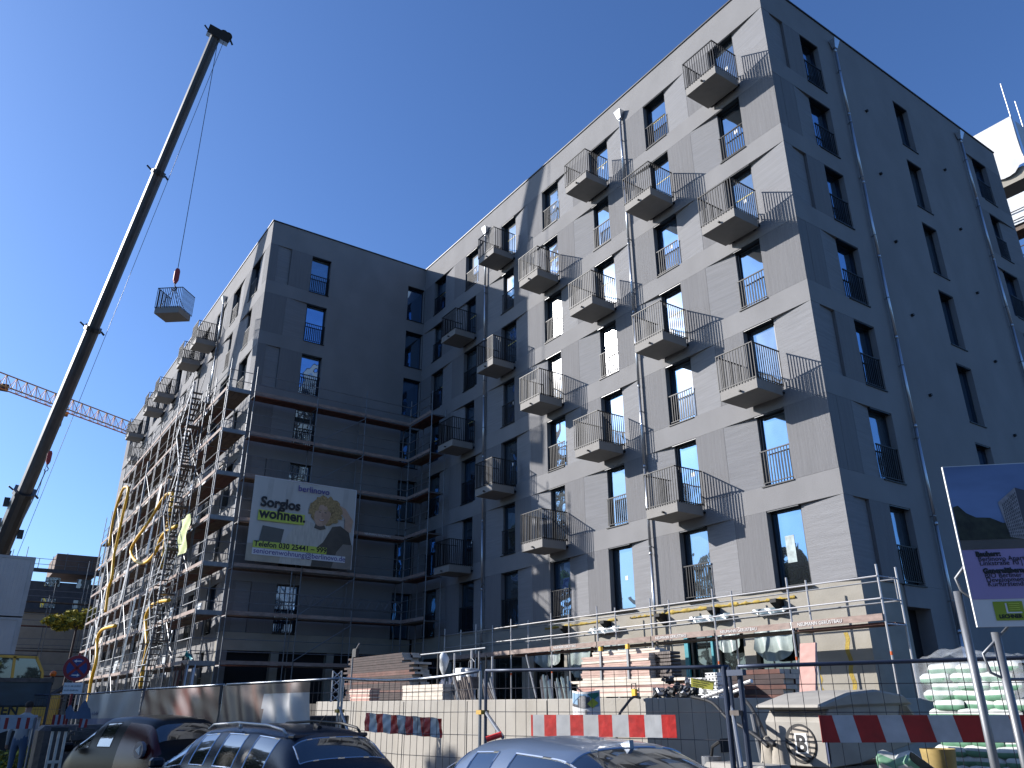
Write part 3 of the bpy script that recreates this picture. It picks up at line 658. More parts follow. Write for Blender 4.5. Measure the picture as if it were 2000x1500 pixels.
# where the photo shows the collars
for a_, e_, w_ in ts[:3]: boomsec(a_, e_, w_, 'boom_section', BOOM)
boomsec(29.5, 46.0, 1.02, 'boom_base', BOOMD)
for t_, w_ in ((9.0, .8), (19.0, .92), (29.5, 1.16), (33.5, 1.2)):
    boomsec(t_-.12, t_+.12, w_, 'boom_collar', BOOMD)
    b = MB(); b.tube(bp(t_)-sidev*w_*.5, bp(t_)-sidev*(w_*.5+.3)+dB*(-.15), .05); b.build('rope_guide', BOOMD, cr)
    b = MB(); b.tube(bp(t_)+sidev*w_*.5, bp(t_)+sidev*(w_*.5+.22)+dB*.15, .06); b.build('rope_guide', BOOMD, cr)
b = MB(); b.cbox((0, 0, 0), (.1, .1, .1)); 
hd_ = MB(); hd_.prism([sidev*x+nrm*y for x, y in ((-.5, .5), (.75, .5), (.75, -.5), (-.5, -.5))], bp(.35), bp(-.15)); hd_.build('boom_head', BOOMD, cr)
for dx in (.35, .6):
    b = MB(); b.tube(bp(-.05)+sidev*dx-nrm*.35, bp(-.05)+sidev*dx+nrm*.35, .24, 14); b.build('sheave', BOOMD, cr)
b = MB(); b.tube(bp(.1)-sidev*.5, bp(-.05)-sidev*.75, .05); b.tube(bp(0)+sidev*.8, bp(.2)+sidev*1.0, .06); b.build('head_bracket', BOOMD, cr)
# yellow lettered panel on the base section
def boomface(t, off, d=.03): # point on the camera-facing left edge of the base section
    return bp(t)+sidev*off-nrm*(.8+d)
cdir = (Vector((0, 0, EYE))-bp(36)); cdir = (cdir-dB*cdir.dot(dB)).normalized(); left = dB.cross(cdir).normalized()
if left.dot(rg) > 0: left = -left
sgn = 1 if sidev.dot(left) > 0 else -1
P = [bp(33.9)+left*.62+cdir*.45, bp(33.9)+left*.22+cdir*.72, bp(45.5)+left*.22+cdir*.72, bp(45.5)+left*.62+cdir*.45]
b = MB(); b.add(P+[q-cdir*.05 for q in P], [(0, 1, 2, 3), (7, 6, 5, 4), (0, 4, 5, 1), (1, 5, 6, 2), (2, 6, 7, 3), (3, 7, 4, 0)]); b.build('lettering_panel', BOOMY, cr)
py_ = (P[0]-P[1]).normalized(); px_ = -dB
if px_.cross(py_).dot(cdir) < 0: px_ = dB; py_ = -py_; o0 = P[0].lerp(P[3], .08)+cdir*.03
else: o0 = P[2].lerp(P[1], .12)+cdir*.03
lettering('THÖMEN', BOOMD, cr, frameM(o0+py_*.06, px_, py_), .42, spacing=2.6, extrude=.02, bold=.012)
for t_, sd2, mt_ in ((30.3, 1, BOOMD), (31.6, 1, GALV), (33.0, 1, BOOMD), (32.0, -1, BOOMD), (38.2, -1, GALV), (41.6, -1, BOOMD)):
    b = MB(); b.cbox(bp(t_)+left*sd2*.66, (.3, .3, .5)); b.build('fitting_box', mt_, cr)
b = MB(); b.tube(bp(33.2)+left*.7, bp(32.2)+left*1.9, .03); b.build('work_light_arm', BOOMD, cr)
b = MB(); b.tube(bp(41.6)-sidev*sgn*1.0-nrm*.2, bp(41.6)-sidev*sgn*1.0+nrm*.4, .36, 14); b.build('winch_drum', STEELD, cr)
b = MB(); b.tube(bp(44.2)-sidev*sgn*.6, bp(43.9)-sidev*sgn*1.7, .06); b.build('work_light_arm', BOOMD, cr)
# carrier below, outside the picture
b = MB(); b.box(-3.5, 55.5, .8, 6, 58.3, 1.7); b.build('carrier', BOOMY, cr, bevel=.05); b = MB(); b.box(-2, 55.7, 1.7, 1.6, 58.1, 3.9); b.build('superstructure', BOOMY, cr, bevel=.08)
for wx in (-2.6, -1.2, .6, 2.0, 3.6, 5.0):
    for y in (55.45, 58.0): b = MB(); b.tube((wx, y, .65), (wx, y+.35, .65), .65, 18); b.build('wheel', BLK, cr)
# ropes, hook block and slings
hk = dep(347, 527, 41.0)
b = MB(); b.tube(tip+Vector((.12, 0, -.3)), hk, .018, 5); b.build('hoist_rope', ROPE, cr)
b = MB(); b.tube(bp(.3)+sidev*(-sgn)*.5, bp(41)+sidev*(-sgn)*1.05, .014, 5); b.build('luffing_rope', ROPE, cr)
def hookblock(p, s=1.):
    b = MB(); b.prism([Vector((x*s, 0, z*s)) for x, z in ((-.13, .25), (-.13, -.28), (-.06, -.45), (.06, -.45), (.13, -.28), (.13, .25), (.07, .4), (-.07, .4))], p+Vector((0, -.1*s, 0)), p+Vector((0, .1*s, 0))); b.build('hook_block', HOOK, cr, bevel=.015)
    b = MB(); b.path([p+Vector((0, 0, -.45))*s, p+Vector((0, 0, -.6))*s, p+Vector((.1, 0, -.72))*s, p+Vector((.07, 0, -.86))*s, p+Vector((-.05, 0, -.9))*s, p+Vector((-.12, 0, -.8))*s], .03*s, 6); b.build('hook', STEELD, cr)
hookblock(hk+Vector((0, 0, -.35)), 1.0)
h2 = dep(96, 893, 43.5); hookblock(h2, .9)
b = MB(); b.tube(bp(29.5)-sidev*sgn*.7, h2+Vector((0, 0, .3)), .014, 5); b.build('hoist_rope', ROPE, cr)
b = MB(); b.path([h2+Vector((-.02, 0, -.8)), h2+Vector((-.25, .1, -2.2)), h2+Vector((-.55, .2, -3.6))], .03, 5); b.build('round_sling', GALV, cr)
# hung balcony
hb = thing('hanging_balcony', 'prefabricated concrete balcony with railing hanging from the crane hook', 'balcony', dep(338, 616, 40.8), rotz=0, local=True)
hb.rotation_euler = (R(1.5), R(-2), R(-42+90))
def lm(s, w, z): return (-w+.63, s-.68, z-.15)
for nm, k in (('balcony_slab', 's'), ('balcony_railing', 'r')):
    me = PB[k].copy(); me.transform(Matrix.Translation((.63, -.68, -.15))); o = link(nm, me); o.parent = hb
bpy.context.view_layer.update()
Mh = hb.matrix_basis.copy()
apex = hk+Vector((0, 0, -1.05))
for i, (dx, dy) in enumerate(((-.5, -.55), (-.5, .55), (.35, -.55), (.35, .55))):
    q = Mh @ Vector((dx, dy, .15)); b = MB(); b.tube(apex, q, .015, 5); b.build('chain_sling', GALV, cr)

# ================================================================== TOWER CRANE far behind
tc = thing('tower_crane', 'orange lattice jib of a tower crane crossing behind the mobile crane boom', 'crane', (-18, 112, 0))
zt_ = 50.
A0, A1 = onZ(-60, 704, zt_), onZ(283, 835, zt_)
dj = (A1-A0).normalized(); L = (A1-A0).length; nj = Vector((0, 0, 1)).cross(dj)
hj = 2.2
q_ = onZ(0, 766, zt_-hj)
bw = .75
for o_, z_ in ((0, 0), (bw, -hj), (-bw, -hj)):
    bar('jib_chord', A0-dj*25+nj*o_+Vector((0, 0, z_)), A1+nj*o_+Vector((0, 0, z_)), .16, .16, TCR, tc)
nb = 34
lat = MB()
for i in range(nb):
    a = A0-dj*25+dj*((L+25)*i/nb); e = A0-dj*25+dj*((L+25)*(i+1)/nb); mid = (a+e)/2
    for o_ in (bw, -bw):
        lat.tube(a, mid+nj*o_+Vector((0, 0, -hj)), .05, 4); lat.tube(e, mid+nj*o_+Vector((0, 0, -hj)), .05, 4)
        lat.tube(a, a+nj*o_+Vector((0, 0, -hj)), .035, 4)
    lat.tube(mid+nj*bw+Vector((0, 0, -hj)), mid-nj*bw+Vector((0, 0, -hj)), .05, 4)
stuff(lat.build('jib_lattice', TCR, tc))
tr = onZ(124, 808, zt_-hj-.3); b = MB(); b.cbox(tr, (1.4, 1.4, .5)); b.build('trolley', TCR, tc)
b = MB(); b.tube(tr, tr+Vector((0, 0, -2.3)), .05, 4); b.build('hoist_rope', ROPE, tc)
tk = onZ(8, 757, zt_-1.4); b = MB(); b.cbox(tk, (1.2, 1.2, .9)); b.build('jib_winch', BOOMD, tc)
mst = A0-dj*25; b = MB()
for dx in (-.9, .9):
    for dy in (-.9, .9): b.beam((mst.x+dx, mst.y+dy, 0), (mst.x+dx, mst.y+dy, zt_), .2, .2)
for k in range(20):
    z = zt_*k/20; b.tube((mst.x-.9, mst.y-.9, z), (mst.x+.9, mst.y-.9, z+2.4), .08, 4); b.tube((mst.x+.9, mst.y-.9, z), (mst.x+.9, mst.y+.9, z+2.4), .08, 4)
b.build('mast', TCR, tc)
#@@3
# ================================================================== STACKS AND CLUTTER on the terrace
ZT = 1.68
_wv = random.Random(21)
def plank_stack(name, label, px0, px1, x, zlo, n, th, wid, mat, per=1, jit=.12, endm=None, group='stacks of planks on the terrace', skew=0., sp=0.):
    """planks lying along the wall direction (y), piled on top of each other; px0/px1 are read off the photo and turned into y at depth x"""
    ya = onX(px1, 1350, x).y; yb_ = onX(px0, 1350, x).y
    t = thing(name, label, 'planks', (x, (ya+yb_)/2, ZT), group=group)
    for i in range(n):
        z = zlo+i*(th+sp)
        for k in range(per):
            j0, j1 = _wv.uniform(-jit, jit), _wv.uniform(-jit, jit)
            mt = mat if not isinstance(mat, list) else _wv.choice(mat)
            b = MB(); b.mi = 0; x0 = x-wid*per/2+k*wid+_wv.uniform(-.01, .01)
            a, e = ya+j0+skew*i, yb_+j1-skew*i
            b.hexa([(x0, a, z), (x0+wid*.96, a, z), (x0+wid*.96, e, z), (x0, e, z), (x0, a, z+th*.92), (x0+wid*.96, a, z+th*.92), (x0+wid*.96, e, z+th*.92), (x0, e, z+th*.92)])
            o = b.build('plank', [mt, endm or mt], t)
            if endm:
                for f in o.data.polygons:
                    if abs(f.normal.y) > .9: f.material_index = 1
    return t
plank_stack('plank_stack', 'tall dark stack of reddish brown scaffold decks at the left end of the terrace', 690, 822, 12.2, ZT+.1, 15, .072, .32, [PLKD, DECKR, PLKD], 2, .25, PLKE)
plank_stack('plank_stack', 'upper darker stack on top of the tall plank pile', 694, 800, 12.2, ZT+1.19, 4, .075, .3, [PLKD], 2, .15, PLKE)
plank_stack('beam_stack', 'pile of pale square beams on the wall edge left of the grey frames', 800, 879, 9.7, ZT+.06, 4, .085, .2, PLKL, 2, .03)
plank_stack('board_stack', 'small slanted pile of pink and white boards below the tall dark stack', 696, 731, 9.3, ZT+.05, 9, .033, .3, [PNK, PLKL, PNK], 1, .04, None, skew=-.012)
plank_stack('plank_stack', 'highest pinkish plank stack bound with two yellow-capped straps', 1158, 1292, 12.9, ZT+.42, 11, .052, .3, [PLKP, PLKL, PLKP], 2, .06, PLKL)
plank_stack('plank_stack', 'long thin top boards lying on the highest pinkish plank stack', 1168, 1300, 12.9, ZT+1.0, 2, .05, .3, PLKL, 1, .1)
plank_stack('plank_stack', 'broad middle layer of weathered planks with pink edge', 1138, 1345, 12.2, ZT+.14, 5, .06, .3, [PLKP, PNK, PLKL], 2, .25)
plank_stack('beam_stack', 'low layer of pale beams on dark battens beside the fence poster', 1176, 1286, 11.2, ZT+.0, 3, .07, .2, PLKL, 2, .05, sp=.02)
plank_stack('plank_stack', 'dark brown plank stack right of the double fence posts', 1436, 1556, 12.4, ZT+.02, 6, .085, .3, [PLKD, DECKR], 2, .08, PLKE)
# perforated white panels stacked
t = thing('steel_deck_stack', 'stack of white perforated steel decks behind the yellow fence sign', 'steel decks', (11.6, 11.9, ZT), group='stacks of planks on the terrace')
for i in range(6):
    for j, (pa, pb_) in enumerate(((1352, 1384), (1386, 1412))):
        ya, yb_ = onX(pb_, 1350, 11.6).y, onX(pa, 1350, 11.6).y
        if i == 5 and j == 0: continue
        b = MB(); b.box(11.5, ya+.02, ZT+.02+i*.078, 11.8, yb_-.02, ZT+.02+i*.078+.068); b.build('steel_deck', PAPER, t)
        b = MB()
        for k in range(4): y = ya+(yb_-ya)*(k+.5)/4; b.box(11.495, y-.014, ZT+.045+i*.078, 11.502, y+.014, ZT+.07+i*.078)
        stuff(b.build('deck_holes', DARK, t))
# binding straps on pink stack
for k, px in enumerate((1183, 1237)):
    y = onX(px, 1330, 12.7).y; t = tag(MB().box(12.56, y-.03, ZT+.4, 12.6, y+.03, ZT+1.1).build('stacking_post', GALV), f'grey stacking post with yellow cap, {["left", "right"][k]} one on the pinkish plank stack', 'post', 'stacking posts')
    b = MB(); b.box(12.55, y-.04, ZT+1.1, 12.62, y+.04, ZT+1.2); o = b.build('cap', HOSE); o.parent = t
y = onX(1241, 1358, 11.0).y
t = tag(MB().box(10.95, y-.05, ZT+.0, 11.0, y+.05, ZT+.22).build('lashing_ratchet', HOSE), 'short yellow stacking bracket on the low pale beams', 'bracket')
b = MB(); b.path([(10.97, y-.06, ZT+.22), (10.97, y-.06, ZT+.32), (10.97, y+.06, ZT+.32), (10.97, y+.06, ZT+.22)], .012, 5); o = b.build('handle', STEELD); o.parent = t
# black heap of couplers / hoses in a crate
t = thing('mesh_crate', 'black mesh crate heaped with scaffold couplers on the wall edge', 'crate', (10.3, 11, ZT))
for i in range(70):
    c_ = onX(_wv.uniform(1284, 1350), 1350, 10.3); z = ZT+abs(_wv.gauss(0, .14)); b = MB(); r0 = _wv.uniform(.02, .045)
    a = Vector((10.3+_wv.uniform(-.2, .2), c_.y, z+.03)); b.tube(a, a+Vector((_wv.uniform(-.12, .12), _wv.uniform(-.12, .12), _wv.uniform(-.05, .09))), r0, 6); b.build('coupler', BLK if _wv.random() < .8 else GALV, t)
y0_, y1_ = onX(1350, 1350, 10.1).y, onX(1290, 1350, 10.1).y
b = MB(); b.box(10.2, y0_+.05, ZT, 10.5, y1_-.05, ZT+.09); b.build('crate_body', BLK, t)
# dark end of the pinkish stack: hanging net
t = thing('tube_rack', 'bundle of dark tube ends beside the pinkish plank stack', 'tubes', (12.9, 13, ZT))
ya, yb_ = onX(1322, 1320, 12.9).y, onX(1292, 1320, 12.9).y
for i in range(8):
    for j in range(9):
        b = MB(); q = Vector((12.75, ya+(yb_-ya)*(j+.5)/9, ZT+.45+i*.075)); b.tube(q, q+Vector((.3, 0, 0)), .032, 7); b.build('tube', STEELD, t)
# leaning plank, poles and loose tubes
def loose(name, label, cat, p, q, r, mat, group=None, w=None):
    b = MB()
    if w: b.beam(p, q, w, .04, (1, 0, 0))
    else: b.tube(p, q, r, 8)
    return tag(b.build(name, mat), label, cat, group)
pA = onX(1578, 1362, 11.5); pB = onX(1577, 1256, 12.6)
b = MB(); b.hexa([pA+Vector((0, -.14, 0)), pA+Vector((0, .16, 0)), pA+Vector((.05, .16, 0)), pA+Vector((.05, -.14, 0)), pB+Vector((0, -.16, 0)), pB+Vector((0, .16, 0)), pB+Vector((.05, .16, 0)), pB+Vector((.05, -.16, 0))])
tag(b.build('leaning_plank', PNK), 'upright pink scaffold plank leaning before the plastic-covered opening', 'plank')
loose('scaffold_tube', 'bright tube slanting over the white perforated decks', 'tube', onX(1372, 1363, 10.2), onX(1468, 1330, 10.0), .03, ALU, 'loose tubes on the wall edge')
loose('scaffold_tube', 'shorter bright tube lying below the slanting one', 'tube', onX(1420, 1357, 10.0), onX(1452, 1345, 10.0), .026, ALU, 'loose tubes on the wall edge')
loose('aluminium_rail', 'long thin pale rail standing tilted in the dark opening left of the fence post', 'rail', onX(1048, 1364, 10), onX(1028, 1280, 11.5), .02, GALV)
# frames and bundles standing upright
def bundle(label, px0, px1, ytop, n, x, lean, mat, grp, cat='frame', zb_=ZT):
    t = thing('frame_bundle', label, cat+'s', (x, onX((px0+px1)/2, 1350, x).y, zb_), group=grp)
    for i in range(n):
        px = px0+(px1-px0)*(i+.5)/n; a = onX(px+_wv.uniform(-3, 3), 1364, x); c_ = onX(px-lean+_wv.uniform(-4, 4), ytop+_wv.uniform(-6, 10), x+.3)
        a.z = zb_
        bar('frame', a, c_, .035, .05, _wv.choice(mat), t)
G_ = 'bundles of frames leaning on the terrace'
bundle('row of grey steel frames leaning behind the fence post left of the poster', 888, 932, 1326, 13, 9.6, 10, [STEELD, GALV, STEELD], G_)
bundle('few slanted steel frames right of the tall fence post', 950, 972, 1330, 6, 9.6, 12, [GALV, STEELD], G_)
bundle('greenish grey formwork angles leaning left of the poster, left bunch', 1060, 1080, 1322, 9, 9.9, 6, [GALV, STEELD, PLS], G_)
bundle('greenish grey formwork angles leaning left of the poster, right bunch', 1090, 1116, 1325, 10, 9.9, 6, [GALV, STEELD, PLS], G_)
bundle('row of white baluster frames behind the pale beam stack', 852, 884, 1326, 10, 11.0, 0, [ALU], G_)
bundle('bundle of red and white props standing below the left scaffold', 326, 372, 1300, 9, 7.0, -16, [DECKR, ALU, GALV], G_, zb_=0)
for k, (px, yt, w_) in enumerate(((854, 1278, .07), (886, 1276, .05), (920, 1270, .06), (935, 1272, .05), (949, 1280, .04), (961, 1282, .05))):
    p = onX(px, 1364, 10.6); q = onX(px, yt, 10.6); q.y = p.y
    loose('site_post', ["dark upright post beside the silvery wrapped bag", "white upright post left of the small mixing machine", "pale post close behind the white bucket", "grey post under the bucket rim, left of the tall fence post", "thin blue-black post right of the white bucket", "thin bright post just right of the tall fence post"][k], 'post', p, q, w_/2, [BLK, ALU, ALU, GALV, BOOMD, ALU][k], 'posts among the machines')
# silver bag and small mixer, bucket
t = thing('foil_bag', 'silvery wrapped bag hanging from a rail above the pale beams', 'bag', onX(866, 1310, 10.8))
c0 = onX(866, 1300, 10.8)
b = MB(); b.grid(lambda u, v: c0+Vector(((.16+.04*math.sin(v*9))*math.cos(u*2*math.pi)*math.sin(math.pi*min(v*1.1+.15, 1))*.8, .17*math.sin(u*2*math.pi)*math.sin(math.pi*min(v*1.05+.12, 1)), .32-.72*v)), 18, 12); b.build('bag_body', PLSL, t, smooth=True)
b = MB(); p = onX(822, 1279, 10.8); q = onX(948, 1281, 10.8); q.z = p.z; b.tube(p, q, .02); b.build('hanging_rail', GALV, t)
t = thing('mortar_bucket', 'white bucket standing on posts behind the sagging fence rail', 'bucket', onX(921, 1325, 10.3)); p = onX(921, 1322, 10.3)
b = MB(); b.tube(p, p+Vector((0, 0, .16)), .13, 16, .15); b.build('bucket_body', PAPER, t, smooth=False); b = MB(); b.tube(p+Vector((0, 0, .16)), p+Vector((0, 0, .18)), .16, 16); b.build('bucket_rim', PAPER, t)
b = MB(); b.path([p+Vector((0, -.15, .17)), p+Vector((0, -.13, .33)), p+Vector((0, 0, .42)), p+Vector((0, .13, .33)), p+Vector((0, .15, .17))], .012); b.build('bucket_handle', GALV, t)
b = MB(); b.cbox(p+Vector((0, 0, -.14)), (.3, .3, .26)); tag(b.build('machine_base', STEELD), 'dark machine base under the white bucket', 'machine')
t = thing('site_machine', 'small grey mixing machine with hoop handle left of the tall fence post', 'machine', onX(905, 1345, 10.9)); p = onX(905, 1318, 10.9)
b = MB(); b.cbox(p+Vector((0, 0, 0)), (.35, .5, .32)); b.build('machine_body', PAPER, t, bevel=.03); b = MB(); b.tube(p+Vector((0, 0, -.3)), p+Vector((0, 0, -.16)), .24, 16); b.build('drum', STEELD, t)
b = MB(); b.cbox(p+Vector((0, 0, -.5)), (.1, .5, .4)); b.build('leg_frame', STEELD, t)
t = thing('site_lamp', 'black floodlight on a thin pole beside the tall dark plank stack', 'lamp', onX(684, 1370, 9.2)); p = onX(690, 1270, 9.2); q = p.copy(); q.z = .1
b = MB(); b.tube(q, p, .025, 8); b.build('pole', GALV, t); b = MB(); b.cbox(p+Vector((0, -.18, -.08)), (.1, .22, .22)); b.build('lamp_head', BLK, t); b = MB(); b.tube(p+Vector((0, -.2, .03)), p+Vector((0, -.38, .16)), .015); b.build('bracket_arm', ALU, t)
t = thing('waste_bin', 'dark plastic waste container below the white fence banner end', 'bin', (6.0, 16, 0)); p = hd(637, 1390, 16.5)
b = MB(); b.prism([(p.x-.3, p.y, 0), (p.x+.3, p.y-.25, 0), (p.x+.33, p.y-.27, 1.45), (p.x-.33, p.y+.02, 1.45)], (0, 0, 0), (.25, .5, 0)); b.build('bin_body', BLK, t, bevel=.02)
t = thing('x_brace_frame', 'upright scaffold lattice element with crossed bars at the left wall end', 'frame', hd(648, 1370, 19)); a = hd(646, 1370, 19); c_ = hd(663, 1370, 19)
for q in (a, c_): seg('upright', (q.x, q.y, 1.7), (q.x, q.y, 2.35), .02, ALU, t)
for k in range(4): z = 1.7+.16*k; seg('cross_bar', (a.x, a.y, z), (c_.x, c_.y, z+.16), .012, ALU, t); seg('cross_bar', (c_.x, c_.y, z), (a.x, a.y, z+.16), .012, ALU, t)
# black hoses over the wall
def cable(label, pts, r=.022):
    P = [hd(px, py, h) for px, py, h in pts]; out = []
    for i in range(len(P)-1):
        p0, p1, p2, p3 = P[max(i-1, 0)], P[i], P[i+1], P[min(i+2, len(P)-1)]
        for k in range(6):
            tt = k/6; out.append(.5*((2*p1)+(-p0+p2)*tt+(2*p0-5*p1+4*p2-p3)*tt*tt+(-p0+3*p1-3*p2+p3)*tt**3))
    out.append(P[-1]); return tag(MB().path(out, r, 6).build('rubber_hose', BLK, smooth=True), label, 'hose')
cable('black rubber hose running from the coupler crate down to the grey sacks', [(1350, 1361, 12.5), (1390, 1372, 11.8), (1420, 1402, 11.3), (1450, 1420, 11), (1482, 1442, 10.6), (1500, 1458, 10.4)])
cable('black hose dropping behind the double fence posts', [(1445, 1362, 12.3), (1462, 1375, 11.7), (1480, 1405, 11.2), (1496, 1440, 10.6), (1512, 1455, 10.3)], .026)
cable('brown hose pair bending over the lit wall right of the poster', [(1250, 1363, 13), (1236, 1362, 12.6), (1222, 1378, 12.3), (1208, 1400, 12.1), (1204, 1440, 12)], .02)
cable('short cable arching behind the mixer', [(1568, 1362, 11.5), (1576, 1359, 11.2), (1583, 1368, 11), (1584, 1376, 11)], .014)

# ================================================================== SITE FENCE
fp = [(2120, 1281, 10.02), (1432, 1302, 9.31), (943, 1310, 10.85), (668, 1325, 14.0), (441, 1337, 17.4), (285, 1346, 20.6), (176, 1355, 24.0), (98, 1357, 27.2), (0, 1359, 30.0)]
FP = [hd(*q) for q in fp]
fence = []
def fence_panel(i, label, post='dark', sag=0.):
    a, e = FP[i].copy(), FP[i+1].copy(); t = thing('site_fence', label, 'fence', ((a.x+e.x)/2, (a.y+e.y)/2, 0), group='mobile site fence panels')
    d = (e-a); d.z = 0; dn = d.normalized(); a2 = a+dn*.05; e2 = e-dn*.05
    mt = FEND if post == 'dark' else FEN
    def top(u): return a2.lerp(e2, u)+Vector((0, 0, -sag*math.sin(math.pi*u)))
    for q, nm in ((a2, 'fence_post'), (e2, 'fence_post')): seg(nm, (q.x, q.y, .05), (q.x, q.y, q.z), .021, mt, t, 8)
    b = MB(); b.path([top(u/8) for u in range(9)], .021, 8); b.build('top_rail', mt, t, smooth=True)
    b = MB(); b.path([a2+Vector((0, 0, .18-a2.z)), e2+Vector((0, 0, .18-e2.z))], .018, 6); b.build('bottom_rail', mt, t)
    w = MB(); L = d.length; n = int(L/.158); r = .004
    for k in range(1, n):
        u = k/n; q = top(u); w.path([q, Vector((q.x+.004*math.sin(k), q.y, (q.z+.18)/2+0)), Vector((q.x, q.y, .18))], r, 4)
    for k in range(1, 7):
        z = .18+.275*k
        w.path([Vector((a2.x, a2.y, z)), Vector(((a2.x+e2.x)/2, (a2.y+e2.y)/2, z-sag*.3)), Vector((e2.x, e2.y, z))], r, 4)
    stuff(w.build('wire_mesh', WIRE, t))
    b = MB(); q = a2; b.box(q.x-.35, q.y-.12, 0, q.x+.35, q.y+.12, .13); b.build('concrete_foot', CONW, t, bevel=.02)
    return t
labs = ['dark blue topped fence panel at the right edge before the mixer and sacks', 'fence panel carrying the curved poster before the sunlit wall', 'fence panel with sagging rail and crumpled red and white foil', 'fence panel behind the white folded banner',
        'fence panel behind the reddish brown banner', 'fence panel behind the grey lettered banner', 'far fence panel by the no-stopping sign', 'farthest fence panel at the left picture edge']
for i, l in enumerate(labs): fence_panel(i, l, 'dark' if i in (0, 1, 5, 6, 7) else 'light', sag=.07 if i == 2 else .0)
# clamps and props
for i in (1, 2, 3):
    q = FP[i]
    for z in (1.55, .9): 
        b = MB(); b.cbox((q.x, q.y, z), (.12, .12, .05)); tag(b.build('fence_clamp', BOOMY if i != 1 else STEELD), f'{["upper", "lower"][z < 1]} clamp joining fence panels at the {["", "double post right of the yellow sign", "post left of the poster", "post at the left wall end"][i]}', 'clamp', 'fence clamps')
def prop(label, top, foot, mat=FEN):
    return loose('fence_prop', label, 'prop', top, foot, .022, mat, 'diagonal fence props')
q = FP[2]; prop('diagonal prop from the tall fence post towards the silver-blue car', (q.x+.02, q.y-.05, 1.55), hd(982, 1440, 9.7))
q = FP[3]; prop('diagonal prop behind the dark estate car', (q.x, q.y, 1.6), hd(705, 1500, 12.2))
q = FP[1]; prop('pale prop between the double fence posts', (q.x+.02, q.y+.1, 1.75), hd(1449, 1500, 9.1))
seg_p = hd(1415, 1320, 9.35); b = MB(); b.tube((seg_p.x, seg_p.y, .05), (seg_p.x, seg_p.y, 2.02), .03, 10); tag(b.build('fence_post_extra', FEND), 'thick dark blue steel post left of the pale prop', 'post', 'double dark posts')
seg_p = hd(1446, 1325, 9.3); b = MB(); b.tube((seg_p.x, seg_p.y, .05), (seg_p.x, seg_p.y, 1.98), .03, 10); tag(b.build('fence_post_extra', FEND), 'thick dark blue steel post right of the pale prop', 'post', 'double dark posts')
q = FP[1]; b = MB(); b.cbox((q.x-.02, q.y-.05, 1.95), (.06, .22, .06)); tag(b.build('fence_coupling', FEND), 'dark coupling where two fence rails meet', 'coupling')
q = hd(7+124, 1357, 25.5)
# red prop base
loose('barrier_batten', 'short red and white batten lying behind the silver-blue car', 'batten', hd(950, 1444, 9.4), hd(980, 1434, 9.4), .03, REDF)
# striped boards and foils
def stripes(name, label, cat, P0_, P1_, zt0, zb0, zt1, zb1, n, slant, mats, first=0, crumple=0., th=.02, off=.06, edges=None):
    """board of n bands along P0->P1; separate faces per band, built with thickness"""
    d = (P1_-P0_); d.z = 0; nr = Vector((d.y, -d.x, 0)).normalized()
    if nr.dot(Vector((0, 0, 0))-P0_) < 0: nr = -nr
    b = MB(); ed = edges or [i/n for i in range(n+1)]; sub = 6
    for i in range(len(ed)-1):
        b.mi = (i+first) % 2
        for k in range(sub):
            for j in range(4 if crumple else 1):
                nj_ = 4 if crumple else 1
                def pt(u, v):
                    uu = min(1, max(0, u+slant*(v-.5)*(0 < u < 1))); p = P0_.lerp(P1_, uu); z = (zt0+(zt1-zt0)*uu)*v+(zb0+(zb1-zb0)*uu)*(1-v)
                    q = Vector((p.x, p.y, z))+nr*off
                    if crumple: q += nr*crumple*(math.sin(uu*23+v*4)+math.sin(uu*57-v*9)*.5); q.z += crumple*.4*math.sin(uu*31)
                    return q
                u0 = ed[i]+(ed[i+1]-ed[i])*k/sub; u1 = ed[i]+(ed[i+1]-ed[i])*(k+1)/sub; v0 = j/nj_; v1 = (j+1)/nj_
                A = [pt(u0, v0), pt(u1, v0), pt(u1, v1), pt(u0, v1)]; Bk = [x-nr*th for x in A]
                b.add(A+Bk, [(0, 1, 2, 3), (7, 6, 5, 4), (0, 4, 5, 1), (3, 2, 6, 7)]+([(0, 3, 7, 4)] if u0 <= 0 else [])+([(1, 5, 6, 2)] if u1 >= 1 else []))
    return tag(b.build(name, mats, recalc=False), label, cat, 'red and white striped barriers')
a = onN(1598, 1397, 47, 9.25); e = onN(2045, 1396, 47, 9.25)
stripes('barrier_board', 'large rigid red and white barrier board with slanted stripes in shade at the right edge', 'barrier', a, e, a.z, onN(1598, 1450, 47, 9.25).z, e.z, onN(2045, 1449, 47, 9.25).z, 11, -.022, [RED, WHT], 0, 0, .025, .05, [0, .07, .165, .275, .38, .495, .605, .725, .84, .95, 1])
a = hd(1041, 1396, 10.3); e = hd(1322, 1396, 9.5)
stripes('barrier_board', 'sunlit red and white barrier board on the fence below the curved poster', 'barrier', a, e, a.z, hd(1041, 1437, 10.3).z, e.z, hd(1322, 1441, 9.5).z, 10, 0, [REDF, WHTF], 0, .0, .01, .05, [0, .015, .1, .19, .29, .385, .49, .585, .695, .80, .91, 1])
a = hd(719, 1392, 13.0); e = hd(868, 1403, 11.9)
stripes('barrier_foil', 'crumpled red and white striped foil tied to the fence above the low wall', 'barrier', a, e, a.z, hd(719, 1428, 13).z, e.z, hd(865, 1441, 11.9).z, 10, -.02, [REDF, WHTF], 0, .012, .004, .05, [0, .06, .16, .25, .35, .44, .55, .64, .745, .86, .965, 1])
